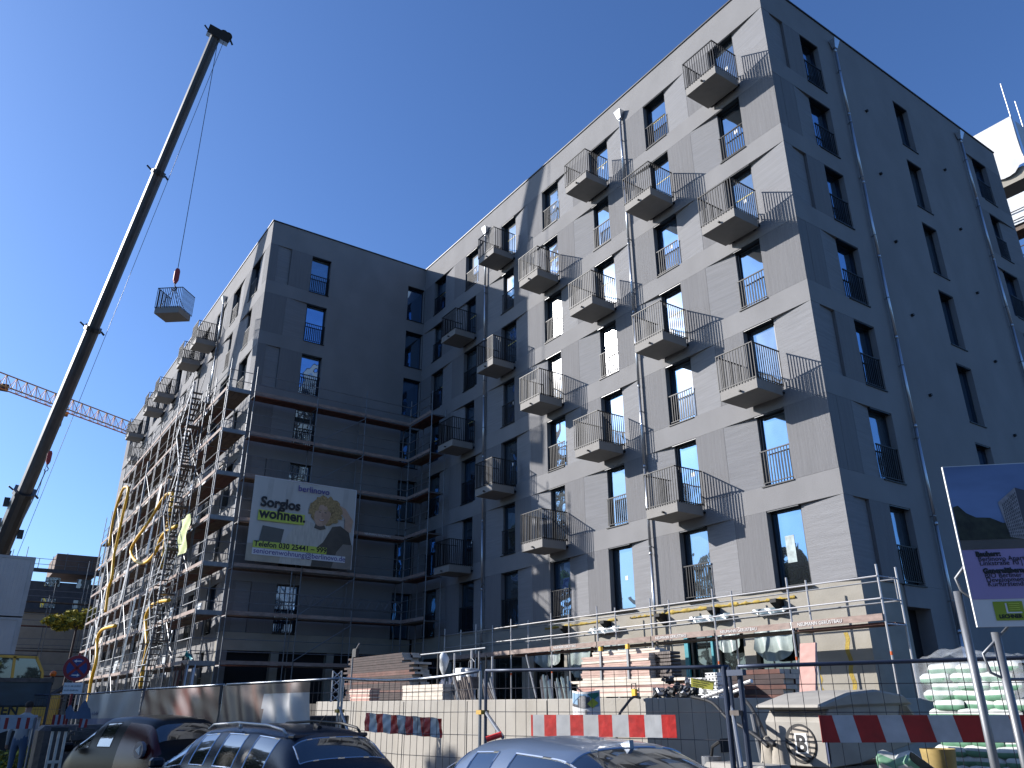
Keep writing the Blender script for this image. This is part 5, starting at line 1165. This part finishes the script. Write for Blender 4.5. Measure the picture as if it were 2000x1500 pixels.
def pallet(label, x, y, z, nl, ny, nx, hood_=False, rot=0):
    t = thing('bag_pallet', label, 'pallet of bags', (x, y, z), group='pallets of green and white bags')
    b = MB()
    for k in range(3): b.box(x-.05+.45*k, y-.05, z, x+.05+.45*k, y+1.25, z+.1)
    for k in range(6): b.box(x-.1, y-.05+.22*k, z+.1, x+1.1, y+.07+.22*k, z+.125)
    b.build('wood_pallet', PLKL, t)
    b = MB(); b.box(x+.05, y+.05, z+.13, x+1.0, y+1.1, z+.13+.113*nl-.03); b.build('inner_bags', BAGW, t)
    for l in range(nl):
        for j in range(ny):
            for i in range(nx):
                if i > 0 and 0 < l < nl-1 and j > 0: continue
                o = link('bag', BGM, t, (x+.25+.56*i+_wv.uniform(-.02, .02), y+.2+.4*j+(.1 if l % 2 else 0)+_wv.uniform(-.015, .015), z+.19+.113*l)); o.rotation_euler = (_wv.uniform(-.04, .04), _wv.uniform(-.03, .03), _wv.uniform(-.05, .05)); o.scale = (1, 1, _wv.uniform(.95, 1.08))
    if hood_:
        zt = z+.15+.113*nl
        b = MB(); b.grid(lambda u, v: Vector((x-.04+1.2*u, y-.06+1.42*v, zt+.04+.16*math.exp(-((u-.4)**2+(v-.7)**2)*9)+.03*math.sin(u*14+v*11)+.02*math.sin(v*31))), 14, 22); b.build('film_hood', FILM, t, smooth=True)
        b = MB(); b.grid(lambda u, v: Vector((x-.05-.012*math.sin(u*40), y-.06+1.42*u, zt+.05-(.45+.08*math.sin(u*9))*v)), 30, 6); b.build('film_side', FILM, t, smooth=True)
        b = MB(); b.grid(lambda u, v: Vector((x-.04+1.2*u, y-.07, zt+.05-.9*v)), 10, 6); b.build('film_end', FILM, t, smooth=True)
    return t
xp = 11.3; yl = 5.02
pallet('upper pallet of green and white bags under clear film behind the signboard posts', xp, yl, .52, 13, 3, 2, True)
pallet('lower pallet of green and white bags standing on the ground behind the striped board', xp-.02, yl-.02, 0, 3, 3, 2)
for k, (px, H_, tilt) in enumerate(((1745, 9.7, .5), (1785, 9.6, -.4))):
    c_ = hd(px, 1492, H_); o = link('cement_bag', BGM, None, (c_.x, c_.y, c_.z-.06)); o.rotation_euler = (.9*tilt, .6, tilt); o.scale = (.7, .7, 1.1); tag(o, f'crumpled green and white bag below the striped board, {["left", "right"][k]} one', 'bag', 'loose bags')
    b = MB(); b.box(c_.x-.2, c_.y-.2, 0, c_.x+.2, c_.y+.2, c_.z-.1); tag(b.build('mortar_crate', STEELD), f'dark crate under the {["left", "right"][k]} crumpled bag', 'crate')
c_ = hd(1832, 1470, 10.0); t = thing('mortar_tub', 'dirty yellow mortar tub below the striped board', 'tub', (c_.x, c_.y, 0)); b = MB(); b.grid(lambda u, v: Vector((c_.x+(.12+.05*v)*math.cos(u*2*math.pi), c_.y+(.12+.05*v)*math.sin(u*2*math.pi), .75+.45*v)), 20, 3); b.build('tub_wall', pm('tub_yellow', (.42, .30, .10), .7, var=.3, scale=(6, 6, 6)), t, smooth=True); b = MB(); b.tube((c_.x, c_.y, 0), (c_.x, c_.y, .76), .17, 16); b.build('tub_base', STEELD, t)

# ================================================================== LEFT SIDE OF THE STREET
CT = pm('container_white', (.62, .62, .61), .6, var=.05, dirt=.2, dirtcol=(.3, .28, .25))
pc = hd(60, 1130, 42)
for k in range(3):
    t = thing('site_container', ['lowest grey-white site container at the left edge', 'middle grey-white site container of the stack', 'topmost grey-white site container of the stack at the left edge'][k], 'container', (pc.x-3, pc.y, 2.66*k), group='stacked site containers')
    z = 2.66*k; b = MB(); b.box(pc.x-7, pc.y, z, pc.x-.0, pc.y+2.4, z+2.6); b.build('container_box', CT, t)
    for z_ in (z, z+2.48): b = MB(); b.box(pc.x-7.03, pc.y-.03, z_, pc.x+.03, pc.y+2.43, z_+.12); b.build('frame_rail', pm('container_frame', (.52, .53, .53), .6) if k == 0 and z_ == z else MATS['container_frame'], t)
    for x_ in (pc.x-7.03, pc.x-.15): b = MB(); b.box(x_, pc.y-.035, z+.12, x_+.18, pc.y+.1, z+2.48); b.build('corner_post', MATS['container_frame'], t)
    b = MB(); 
    for i in range(44): x_ = pc.x-6.8+.15*i; b.box(x_, pc.y-.02, z+.14, x_+.07, pc.y+.0, z+2.46)
    stuff(b.build('wall_ribs', CT, t))
# far building under scaffold
BGW = pm('far_beige_wall', (.50, .43, .35), .9, var=.08); BGD = pm('far_grey_wall', (.11, .11, .12), .9, var=.15); BGB = pm('far_brown_block', (.20, .14, .11), .9)
fb = thing('distant_apartment_building', 'half-finished building behind scaffolding, beige below and dark grey above, far left', 'building', (6, 80, 0))
bx_ = 2.2; yb0 = 82.
zA = 9.3
b = MB(); b.box(bx_-2, yb0, 0, 16, yb0+12, zA); b.build('lower_wall', BGW, fb); b = MB(); b.box(bx_-2, yb0+2.5, zA, 17, yb0+14, 12.2); b.build('upper_wall', BGD, fb)
p = hd(143, 1120, 86); b = MB(); b.box(p.x-1.7, yb0+3, 13.2, p.x+2.0, yb0+10, 14.9); b.build('stair_block', BGB, fb)
b = MB(); b.box(bx_-2.1, yb0+2.0, 13.0, 17, yb0+2.5, 13.3); b.build('parapet_slab', BGD, fb); b = MB(); b.box(bx_-2.1, yb0-.3, zA-.1, 16.3, yb0+2.5, zA+.15); b.build('terrace_slab', BGD, fb)
for k in range(5):
    for j in range(2): x_ = 3.4+2.6*k; b = MB(); b.box(x_, yb0+2.42, zA+.6+1.9*j, x_+1.2, yb0+2.5, zA+1.4+1.9*j); b.build('window', GLS, fb)
for x_, z_ in ((10.0, 4.6), (9.4, 1.2), (9.9, 2.9)): b = MB(); b.box(x_, yb0-.04, z_, x_+2.2, yb0, z_+1.6); b.build('window_opening', DARK, fb)
for z_ in (2.2, 4.0, 6.2): b = MB(); b.box(bx_-2, yb0-.03, z_, 16, yb0, z_+.06); b.build('joint_line', BGD, fb)
fs_ = thing('distant_scaffold', 'thin grey scaffold in front of the far left building', 'scaffold', (6, 79, 0))
for i in range(6):
    x_ = 1.2+2.57*i; seg('standard', (x_, yb0-1.2, 0), (x_, yb0-1.2, 10.6 if i != 3 else 13.8), .035, GALV, fs_); seg('standard', (x_+.2, yb0-2.0, 0), (x_+.2, yb0-2.0, 11.6), .03, GALV, fs_)
for z_ in (1.9, 3.9, 5.9, 7.9, 9.9):
    b = MB(); b.box(1.2, yb0-1.9, z_, 14, yb0-1.2, z_+.08); b.build('deck', DECKR if z_ in (3.9, 7.9) else DECKM, fs_)
    for dz in (.5, 1.): seg('guard_rail', (1.2, yb0-2, z_+dz), (14, yb0-2, z_+dz), .025, GALV, fs_)
for k in range(10):
    x_ = 3.0+1.1*k; seg('roof_post', (x_, yb0+3, 13.2), (x_, yb0+3, 14.0+1.4*_wv.random()), .03, GALV, fs_)
for dz in (.6, 1.1): seg('roof_rail', (3, yb0+3, 13.2+dz), (13, yb0+3, 13.2+dz), .025, GALV, fs_)
# tree between
def leafy(name, label, cx, cy, cz, rx, ry, rz, n, mats, size, trunk=None, group=None):
    t = thing(name, label, 'tree' if trunk else 'bush', (cx, cy, 0), group=group)
    if trunk:
        b = MB(); b.tube((cx, cy, 0), (cx+.1, cy, cz-rz*.3), .14, 8, .07)
        for k in range(7): a = _wv.uniform(0, 6.28); b.tube((cx, cy, cz-rz*.8), (cx+rx*.7*math.cos(a), cy+ry*.7*math.sin(a), cz+rz*_wv.uniform(-.3, .6)), .05, 5, .015)
        b.build('trunk', PLKD, t)
    lob = [(Vector((_wv.gauss(0, .5)*rx, _wv.gauss(0, .5)*ry, _wv.gauss(0, .45)*rz)), _wv.uniform(.25, .5)) for _ in range(12)]
    for mi_, mt in enumerate(mats):
        b = MB()
        for _ in range(n//len(mats)):
            c0_, r0 = _wv.choice(lob); d = Vector((_wv.gauss(0, 1), _wv.gauss(0, 1), _wv.gauss(0, 1))).normalized()*r0*_wv.uniform(.5, 1.1); p_ = Vector((cx, cy, cz))+c0_+Vector((d.x*rx, d.y*ry, d.z*rz))
            a1 = Vector((_wv.gauss(0, 1), _wv.gauss(0, 1), _wv.gauss(0, 1))).normalized(); a2 = a1.orthogonal().normalized(); s_ = size*_wv.uniform(.6, 1.3)
            b.add([p_-a1*s_, p_-a2*s_*.5, p_+a1*s_, p_+a2*s_*.5], [(0, 1, 2, 3)])
        stuff(b.build('crown', mt, t, recalc=False))
    return t
LF1 = pm('leaf_yellow', (.45, .38, .04), .8, var=.3, scale=(3, 3, 3)); LF2 = pm('leaf_green', (.10, .13, .025), .8, var=.3, scale=(3, 3, 3))
p = hd(150, 1209, 72); leafy('autumn_tree', 'low yellow-green autumn tree between the far building and the scaffold', p.x, p.y, p.z, 1.7, 1.2, .8, 3200, [LF1, LF2, LF1], .16, True)
p = hd(20, 1492, 26); leafy('roadside_bush', 'scrubby dry plants at the bottom left picture corner', p.x, p.y, .25, 1.4, 1.0, .35, 1400, [LF2, LF1], .07)
# truck with dark blue body and yellow band
DBL = pm('truck_dark_blue', (.012, .035, .06), .4, var=.3, scale=(2, 2, 5), coat=.2); 
ta, te = hd(-70, 1327, 28), hd(104, 1327, 28)
tk_ = thing('tipper_truck', 'dark blue tipper body with a yellow lettered tailboard band at the left edge', 'truck', (te.x, te.y, 0))
dv_ = (te-ta); dv_.z = 0; dv_.normalize(); dn_ = Vector((-dv_.y, dv_.x, 0)); zt_ = te.z; z1_ = hd(50, 1381, 28).z; z2_ = hd(50, 1399, 28).z
def TB(u, w, z): return Vector((te.x, te.y, 0))-dv_*u+dn_*w+Vector((0, 0, z))
def tb(nm, u0, u1, w0, w1, z0, z1, mat, **k): b = MB(); b.hexa([TB(u0, w0, z0), TB(u1, w0, z0), TB(u1, w1, z0), TB(u0, w1, z0), TB(u0, w0, z1), TB(u1, w0, z1), TB(u1, w1, z1), TB(u0, w1, z1)]); return b.build(nm, mat, tk_, **k)
tb('tipper_body', 0, 5.2, 0, 2.4, z1_, zt_, DBL, bevel=.04); tb('tailboard_band', -.02, 5.2, -.04, 0, z2_, z1_, BOOMY); tb('chassis', .1, 5.0, .1, 2.2, .5, z2_, MATS['container_frame'])
for u in (.02, 1.2, 2.6, 4.0): tb('body_rib', u, u+.1, -.035, 0, z1_+.02, zt_, DBL)
tb('top_lip', -.03, 5.2, -.06, .02, zt_-.08, zt_+.03, STEELD)
for u in (.8, 2.0, 4.4):
    b = MB(); b.tube(TB(u, 0, .5), TB(u, .35, .5), .5, 18); b.build('wheel', BLK, tk_)
lettering('THÖMEN', BOOMD, tk_, frameM(TB(2.15, -.05, z2_+.05), dv_, (0, 0, 1)), .34, bold=.01)
p = hd(104, 1316, 28.5); bc = thing('warning_beacon', 'orange warning beacon above the dark blue tipper body', 'beacon', (p.x, p.y, p.z-.3)); b = MB(); b.tube((p.x, p.y, p.z-.32), (p.x, p.y, p.z-.07), .05, 8); b.build('beacon_base', BLK, bc)
b = MB(); b.grid(lambda u, v: p+Vector((.09*math.sin(math.pi*v)*math.cos(u*6.283), .09*math.sin(math.pi*v)*math.sin(u*6.283), .09*math.cos(math.pi*v))), 12, 8); b.build('beacon_lens', pm('beacon_orange', (.85, .16, .01), .3), bc, smooth=True)
# excavator behind
ex = thing('excavator', 'yellow excavator cab standing behind the dark blue tipper', 'excavator', (1.6, 31, 0)); pe = hd(30, 1330, 33)
def EX(nm, x0, x1, y0, y1, z0, z1, mat, **k): b = MB(); b.box(pe.x+x0, pe.y+y0, z0, pe.x+x1, pe.y+y1, z1); return b.build(nm, mat, ex, **k)
EX('upper_body', -2.6, 1.4, -.8, 1.6, 1.0, 2.0, BOOMY, bevel=.08); EX('track', -2.2, 1.6, -1.1, -.5, 0, .8, BLK, bevel=.1); EX('track', -2.2, 1.6, 1.2, 1.8, 0, .8, BLK, bevel=.1)
zc = hd(30, 1284, 33).z
b = MB(); b.prism([(pe.x-1.0, 0, 2.0), (pe.x+.75, 0, 2.0), (pe.x+.68, 0, 2.7), (pe.x+.4, 0, zc-.02), (pe.x-1.0, 0, zc)], (0, pe.y-.7, 0), (0, pe.y+.4, 0)); b.build('cab_glass', CARG, ex)
for (xa_1, za_1, xb_1, zb_1) in ((-1.02, 2.0, -1.0, zc), (-.12, 2.0, -.22, zc), (.76, 2.0, .69, 2.7), (.69, 2.7, .41, zc), (-1.02, zc, .42, zc-.02)):
    b = MB(); b.beam((pe.x+xa_1, pe.y-.72, za_1), (pe.x+xb_1, pe.y-.72, zb_1), .08, .1, (0, 1, 0)); b.build('cab_pillar', BOOMY if abs(zb_1-zc) > .03 or xa_1 > -1.1 and xa_1 != -1.02 or True else STEELD, ex)
EX('cab_roof', -1.05, .42, -.75, .45, zc, zc+.06, STEELD, bevel=.02)
b = MB(); b.path([(pe.x+1.0, pe.y-.3, 1.9), (pe.x+1.4, pe.y-.35, 2.15), (pe.x+1.75, pe.y-.4, 2.6)], .09, 6); b.build('boom_arm', STEELD, ex); b = MB(); b.tube((pe.x+.9, pe.y-.72, 2.0), (pe.x+.9, pe.y-.8, 2.0), .14, 16); b.build('hydraulic_reel', ALU, ex)
# no stopping sign
sc_ = hd(150, 1305, 22.0); t = thing('no_stopping_sign', 'round blue and red no-stopping sign with white arrows above a small date plate', 'road sign', (sc_.x, sc_.y, 0))
vd = Vector((sc_.x, sc_.y, 0)).normalized(); sx = Vector((vd.y, -vd.x, 0))
def disc(r, d, mat, nm, n=32, r0=0): b = MB(); b.prism([sc_-vd*d+sx*(r*math.cos(6.283185*i/n))+Vector((0, 0, r*math.sin(6.283185*i/n))) for i in range(n)], (0, 0, 0), -vd*.006); return b.build(nm, mat, t)
c_sr = pm('sign_red', (.28, .012, .02), .4); c_sb = pm('sign_blue', (.02, .05, .22), .4)
disc(.29, -.012, ALU, 'sign_back'); disc(.285, 0, c_sr, 'sign_rim'); disc(.215, .008, c_sb, 'sign_face')
for a in (45, 135):
    d_ = sx*math.cos(R(a))+Vector((0, 0, math.sin(R(a)))); b = MB(); b.beam(sc_-vd*.018-d_*.22, sc_-vd*.018+d_*.22, .058, .006, vd); b.build('sign_cross_bar', c_sr, t)
for z_, sg in ((.155, -1), (-.155, 1)):
    o_ = sc_-vd*.026+Vector((0, 0, z_)); b = MB(); b.prism([o_-sx*.08*sg+Vector((0, 0, -.012)), o_+sx*.03*sg+Vector((0, 0, -.012)), o_+sx*.03*sg+Vector((0, 0, -.035)), o_+sx*.085*sg, o_+sx*.03*sg+Vector((0, 0, .035)), o_+sx*.03*sg+Vector((0, 0, .012)), o_-sx*.08*sg+Vector((0, 0, .012))], (0, 0, 0), -vd*.003); b.build('arrow', PAPER, t)
b = MB(); b.tube((sc_.x+vd.x*.03, sc_.y+vd.y*.03, 0), (sc_.x+vd.x*.03, sc_.y+vd.y*.03, sc_.z+.34), .03, 10); b.build('sign_post', c_sr, t)
pz = sc_+Vector((0, 0, -.44)); b = MB(); b.prism([pz-sx*.2+Vector((0, 0, -.12)), pz+sx*.2+Vector((0, 0, -.12)), pz+sx*.2+Vector((0, 0, .12)), pz-sx*.2+Vector((0, 0, .12))], -vd*.02, -vd*.03); b.build('date_plate', PAPER, t)
for k, tx in enumerate(('04.10.–28.10.2024', '06.00–20.00 Uhr')): lettering(tx, c_dk, t, frameM(pz-vd*.034-sx*.18+Vector((0, 0, .03-.09*k)), sx, (0, 0, 1)), .045, extrude=.001)
# low barrier fence left: white board with red blocks
a, e = hd(-40, 1400, 21), hd(73, 1400, 21)
stripes('barrier_board', 'low white barrier board with narrow red blocks in the bottom left corner', 'barrier', a, e, hd(20, 1402, 21).z, hd(20, 1424, 21).z, hd(20, 1402, 21).z, hd(20, 1424, 21).z, 9, 0, [WHT, RED], 0, 0, .02, 0, [0, .3, .36, .45, .51, .66, .72, .82, .88, .96, 1])
for px in (-30, 70): q = hd(px, 1400, 21); b = MB(); b.tube((q.x, q.y, 0), (q.x, q.y, 1.4), .025, 8); tag(b.build('barrier_stand', GALV), f'stand of the low white barrier, {"left" if px < 0 else "right"} end', 'stand')
q = hd(20, 1397, 21); b = MB(); b.beam(hd(-40, 1399, 21.1), hd(74, 1399, 21.1), .12, .05); tag(b.build('cover_board', WHT), 'pale blue-white cap lying along the low barrier', 'board')
# second barrier stack, pile of rubble
a, e = hd(104, 1396, 23), hd(136, 1396, 23)
stripes('barrier_board', 'stacked red and white beacon plates below the no-stopping sign', 'barrier', a, e, a.z, hd(104, 1420, 23).z, e.z, hd(136, 1420, 23).z, 6, 0, [RED, WHT], 0, 0, .02, 0)
a, e = hd(156, 1405, 19), hd(172, 1405, 19)
stripes('arrow_board', 'small red arrow board between the ladder and the lettered banner', 'barrier', a, e, a.z+.02, hd(156, 1421, 19).z, e.z, hd(172, 1421, 19).z, 3, .1, [RED, WHT], 0, 0, .02, 0)
# trestle ladder
p = hd(118, 1500, 15.0); t = thing('wooden_trestle', 'pale wooden trestle ladder standing before the small black hatchback', 'trestle', (p.x, p.y, 0)); p1 = hd(104, 1424, 15.0); p2 = hd(130, 1424, 15.0)
for f in (0, .5, 1): a = p1.lerp(p2, f); seg_b = bar('leg', (a.x+.0, a.y, 0), (a.x, a.y, a.z), .055, .035, PLKL, t)
bar('top_board', p1-(p2-p1)*.15, p2+(p2-p1)*.15, .09, .06, BOOMD, t)
for z_ in (.35, .85): bar('cross_bar', (p1.x, p1.y-.01, z_), (p2.x, p2.y-.01, z_), .05, .04, PLKL, t)
b = MB(); pa_, pb_ = hd(30, 1425, 20), hd(75, 1425, 20)
for i in range(90):
    q = hd(_wv.uniform(135, 172), _wv.uniform(1424, 1470), _wv.uniform(17.5, 19)); b.cbox((q.x, q.y, max(.05, q.z)), (_wv.uniform(.05, .25), _wv.uniform(.03, .12), _wv.uniform(.02, .08)))
o = stuff(b.build('scrap_heap', STEELD)); tag(o, 'heap of metal scrap beside the trestle ladder', 'scrap')
b = MB(); q = hd(150, 1400, 20); b.grid(lambda u, v: hd(128+50*u, 1388+16*v-14*u*(1-v), 20.3)+Vector((0, 0, .1*math.sin(u*11)*(1-v))), 16, 6); tag(b.build('blue_tarp', pm('tarp_blue', (.10, .15, .24), .5, var=.2, scale=(5, 5, 5)), smooth=True), 'blue-grey tarpaulin over a heap left of the fence banners', 'tarpaulin')
b = MB(); q = hd(150, 1420, 20.8); b.box(q.x-.7, q.y, 0, q.x+.9, q.y+1, 1.25); tag(b.build('tarp_heap', STEELD, bevel=.1), 'dark heap under the blue-grey tarpaulin', 'heap')
# ================================================================== PEOPLE
def person(label, loc, rotz, joints, rad, cols, hair, smooth=2, cat='person', head=None, helmet=None):
    """joints: dict name -> (x, y, z); one continuous skin mesh; colours by height and limb"""
    t = thing('person', label, cat, loc, local=True); t.rotation_euler = (0, 0, rotz)
    edges = [('pelvis', 'waist'), ('waist', 'chest'), ('chest', 'neck'), ('neck', 'head'), ('head', 'crown')]
    for s in 'lr': edges += [('chest', 'sh_'+s), ('sh_'+s, 'el_'+s), ('el_'+s, 'wr_'+s), ('wr_'+s, 'ha_'+s), ('pelvis', 'hip_'+s), ('hip_'+s, 'kn_'+s), ('kn_'+s, 'an_'+s), ('an_'+s, 'toe_'+s)]
    names = list(joints); me = bpy.data.meshes.new('body'); me.from_pydata([joints[n] for n in names], [(names.index(a), names.index(b)) for a, b in edges], [])
    o = bpy.data.objects.new('tmpb', me); COL.objects.link(o); md = o.modifiers.new('k', 'SKIN'); o.modifiers.new('s', 'SUBSURF').levels = smooth; o.modifiers['s'].render_levels = smooth
    for i, n in enumerate(names):
        v = me.skin_vertices[0].data[i]; r = rad.get(n.split('_')[0], .05); v.radius = r if isinstance(r, tuple) else (r, r); v.use_root = n == 'pelvis'
    dg = bpy.context.evaluated_depsgraph_get(); dg.update(); m2 = bpy.data.meshes.new_from_object(o.evaluated_get(dg)); bpy.data.objects.remove(o); m2.name = 'body'
    for c in cols: m2.materials.append(c)     # skin, top, trousers, shoes
    J = {n: Vector(joints[n]) for n in names}
    def near(p):
        best = None
        for a, b_ in edges:
            d = J[b_]-J[a]; tt = max(0, min(1, (p-J[a]).dot(d)/max(d.length_squared, 1e-6))); q = (p-J[a]-d*tt).length
            if best is None or q < best[0]: best = (q, a.split('_')[0], b_.split('_')[0])
        return best[1:]
    for f in m2.polygons:
        a, b_ = near(f.center); k = 1
        if b_ in ('ha', 'head', 'crown') or (a, b_) == ('head', 'crown'): k = 0
        if b_ in ('hip', 'kn', 'an') or (a, b_) == ('hip', 'kn'): k = 2
        if b_ == 'toe': k = 3
        f.material_index = k; f.use_smooth = True
    bo = link('body', m2); bo.parent = t
    h = J['head'].lerp(J['crown'], .5); b = MB(); b.grid(lambda u, v: h+Vector((0, .012, .035))+Vector((.085*math.sin(math.pi*v*.62)*math.cos(u*6.283), .1*math.sin(math.pi*v*.62)*math.sin(u*6.283), .105*math.cos(math.pi*v*.62))), 16, 8)
    ho = link('hair', b.mesh('hair', hair, smooth=True)); ho.parent = t
    return t
RAD = {'pelvis': .135, 'waist': .125, 'chest': (.155, .12), 'neck': .055, 'head': .075, 'crown': .07, 'sh': .062, 'el': .045, 'wr': .032, 'ha': .035, 'hip': .09, 'kn': .062, 'an': .042, 'toe': .035}
def stand(lean=0., arm=.0, hands=((.28, -.02, .86), (-.28, -.02, .86))):
    return {'pelvis': (0, 0, .96), 'waist': (0, -.01, 1.12), 'chest': (0, -lean*.5, 1.36), 'neck': (0, -lean*.8, 1.52), 'head': (0, -lean, 1.60), 'crown': (0, -lean*1.05, 1.70),
            'sh_l': (.19, -lean*.6, 1.42), 'sh_r': (-.19, -lean*.6, 1.42), 'el_l': (.27, arm, 1.13), 'el_r': (-.27, arm, 1.13), 'wr_l': hands[0], 'wr_r': hands[1],
            'ha_l': (hands[0][0], hands[0][1]-.03, hands[0][2]-.09), 'ha_r': (hands[1][0], hands[1][1]-.03, hands[1][2]-.09),
            'hip_l': (.1, 0, .9), 'hip_r': (-.1, 0, .9), 'kn_l': (.11, -.03, .5), 'kn_r': (-.11, -.03, .5), 'an_l': (.11, .02, .09), 'an_r': (-.11, .02, .09), 'toe_l': (.12, -.13, .05), 'toe_r': (-.12, -.13, .05)}
SKIN = pm('skin', (.42, .24, .17), .6, var=.05); C_BLK = pm('cloth_black', (.012, .013, .016), .85); C_JN = pm('cloth_jeans', (.12, .18, .28), .85); C_GRY = pm('cloth_light_grey', (.45, .44, .42), .85, var=.08); C_HR = pm('hair_dark', (.03, .02, .015), .8); C_ORG = pm('cloth_orange', (.6, .12, .02), .8)
wp = onX(421, 765, 8.55)
wz = 15.2
person('worker in black jacket and jeans leaning on the top deck of the left wing scaffold', (8.6, onX(421, 805, 8.6).y-.2, wz-2.0), R(-60), stand(.18, -.12, ((.2, -.42, 1.15), (-.2, -.42, 1.15))), RAD, [SKIN, C_BLK, C_JN, BLK], C_HR)
pp = hd(55, 1372, 22.5)
person('man in a light grey shirt seen from behind at the left street barrier', (pp.x, pp.y, pp.z-1.75), R(180-30), stand(.1), RAD, [SKIN, C_GRY, C_JN, BLK], C_HR)
# teal rag and helmet colour spots on the low decks
b = MB(); q = onX(368, 1285, 7.9); b.grid(lambda u, v: q+Vector((.1*math.sin(v*5), -.3+.6*u, .15*math.sin(u*3)+.2*v-.1)), 8, 5); tag(b.build('teal_rag', TURQ, smooth=True), 'teal cloth lying on the lowest deck corner of the left scaffold', 'cloth')

# ================================================================== RIGHT: scaffold roof with white tarp behind the gable
rc = onX(1975, 228, 40.0); zr = rc.z
rb = thing('tarped_scaffold', 'scaffold with bright white tarpaulin round its top behind the gable at the right edge', 'scaffold', (40, rc.y, 0))
TW = pm('tarp_white', (.62, .62, .61), .55, var=.06, scale=(2, 2, 2), bump=.5)
mapR = lambda s, w, z: (40-w, rc.y+s, z)
mapR2 = lambda s, w, z: (40+s, rc.y-w, z)
hT = zr-onX(1990, 300, 40).z
def trp(u, v): return Vector((39.9-.12*math.sin(v*4+u*9)*v, rc.y+14*u, zr-(2.9+.35*math.sin(u*23)*(u > .03))*v))
b = MB(); b.grid(trp, 50, 12); b.build('tarp_sheet', TW, rb, smooth=True)
b = MB(); b.grid(lambda u, v: Vector((40+8*u, rc.y-.1, zr-.35-2.6*v+.1*math.sin(u*9))), 16, 6); b.build('tarp_sheet', TW, rb, smooth=True)
for i in range(6): seg('standard', (39.95, rc.y+2.57*i, 0), (39.95, rc.y+2.57*i, zr+(2.2 if i == 0 else -.6)), .03, ALU, rb, 8)
for i in range(4): seg('standard', (41.3+2.57*i, rc.y, 0), (41.3+2.57*i, rc.y, zr+(1.7 if i == 0 else .4)), .03, ALU, rb, 8)
z = zr-6.3; k = 0
while z > 1:
    b = MB(); b.box(40, rc.y-1.0, z-.08, 41.0, rc.y+14, z+.12); b.box(41.0, rc.y-1.0, z-.08, 50, rc.y+.1, z+.12); b.build('deck', DECKR if k % 2 else DECKM, rb)
    for dz in (.5, 1.): seg('guard_rail', (39.95, rc.y-1, z+dz), (39.95, rc.y+14, z+dz), .03, STEELD, rb); seg('guard_rail', (40, rc.y-1.0, z+dz), (50, rc.y-1.0, z+dz), .03, STEELD, rb)
    z -= 2.0; k += 1
b = MB(); b.box(40.2, rc.y+.2, zr-3.6, 46, rc.y+14, zr-2.9); b.build('roof_slab', CON, rb); b = MB(); b.grid(lambda u, v: Vector((40.02+.05*math.sin(u*15), rc.y-.9+14*u, zr-4.4-1.6*v)), 30, 3); b.build('tarp_sheet', PLSL, rb, smooth=True)
b = MB(); b.box(39.7, rc.y-1.2, 0, 50, rc.y+14, 9); b.build('lower_block', PG, rb)
# ================================================================== STREET TREES behind the photographer (mirrored in the car windows)
LF3 = pm('leaf_dark', (.05, .075, .02), .8, var=.4, scale=(2, 2, 2))
for i, (x, y, h) in enumerate(((-9, -3, 8.5), (-3.5, -9, 9.5), (3, -12.5, 9), (10, -15, 9.5), (17, -16, 8.5), (-14, 4, 7.5), (-8, 14, 10.2), (-8, 18, 10.4), (-8.5, 27.5, 13.2), (-8, 32, 13.2), (-8, 37, 13.4))):
    leafy('street_tree', f'dark green street tree across the road behind the viewer, {["second", "third", "fourth", "fifth", "sixth", "first", "beside the saloon", "level with the saloon bonnet", "level with the estate car", "level with the hatchback", "beyond the hatchback"][i]}', x, y, h*.62, 3.2, 3.2, 3.4, 2600, [LF3, LF2], .3, True, 'street trees across the road')
#@@5
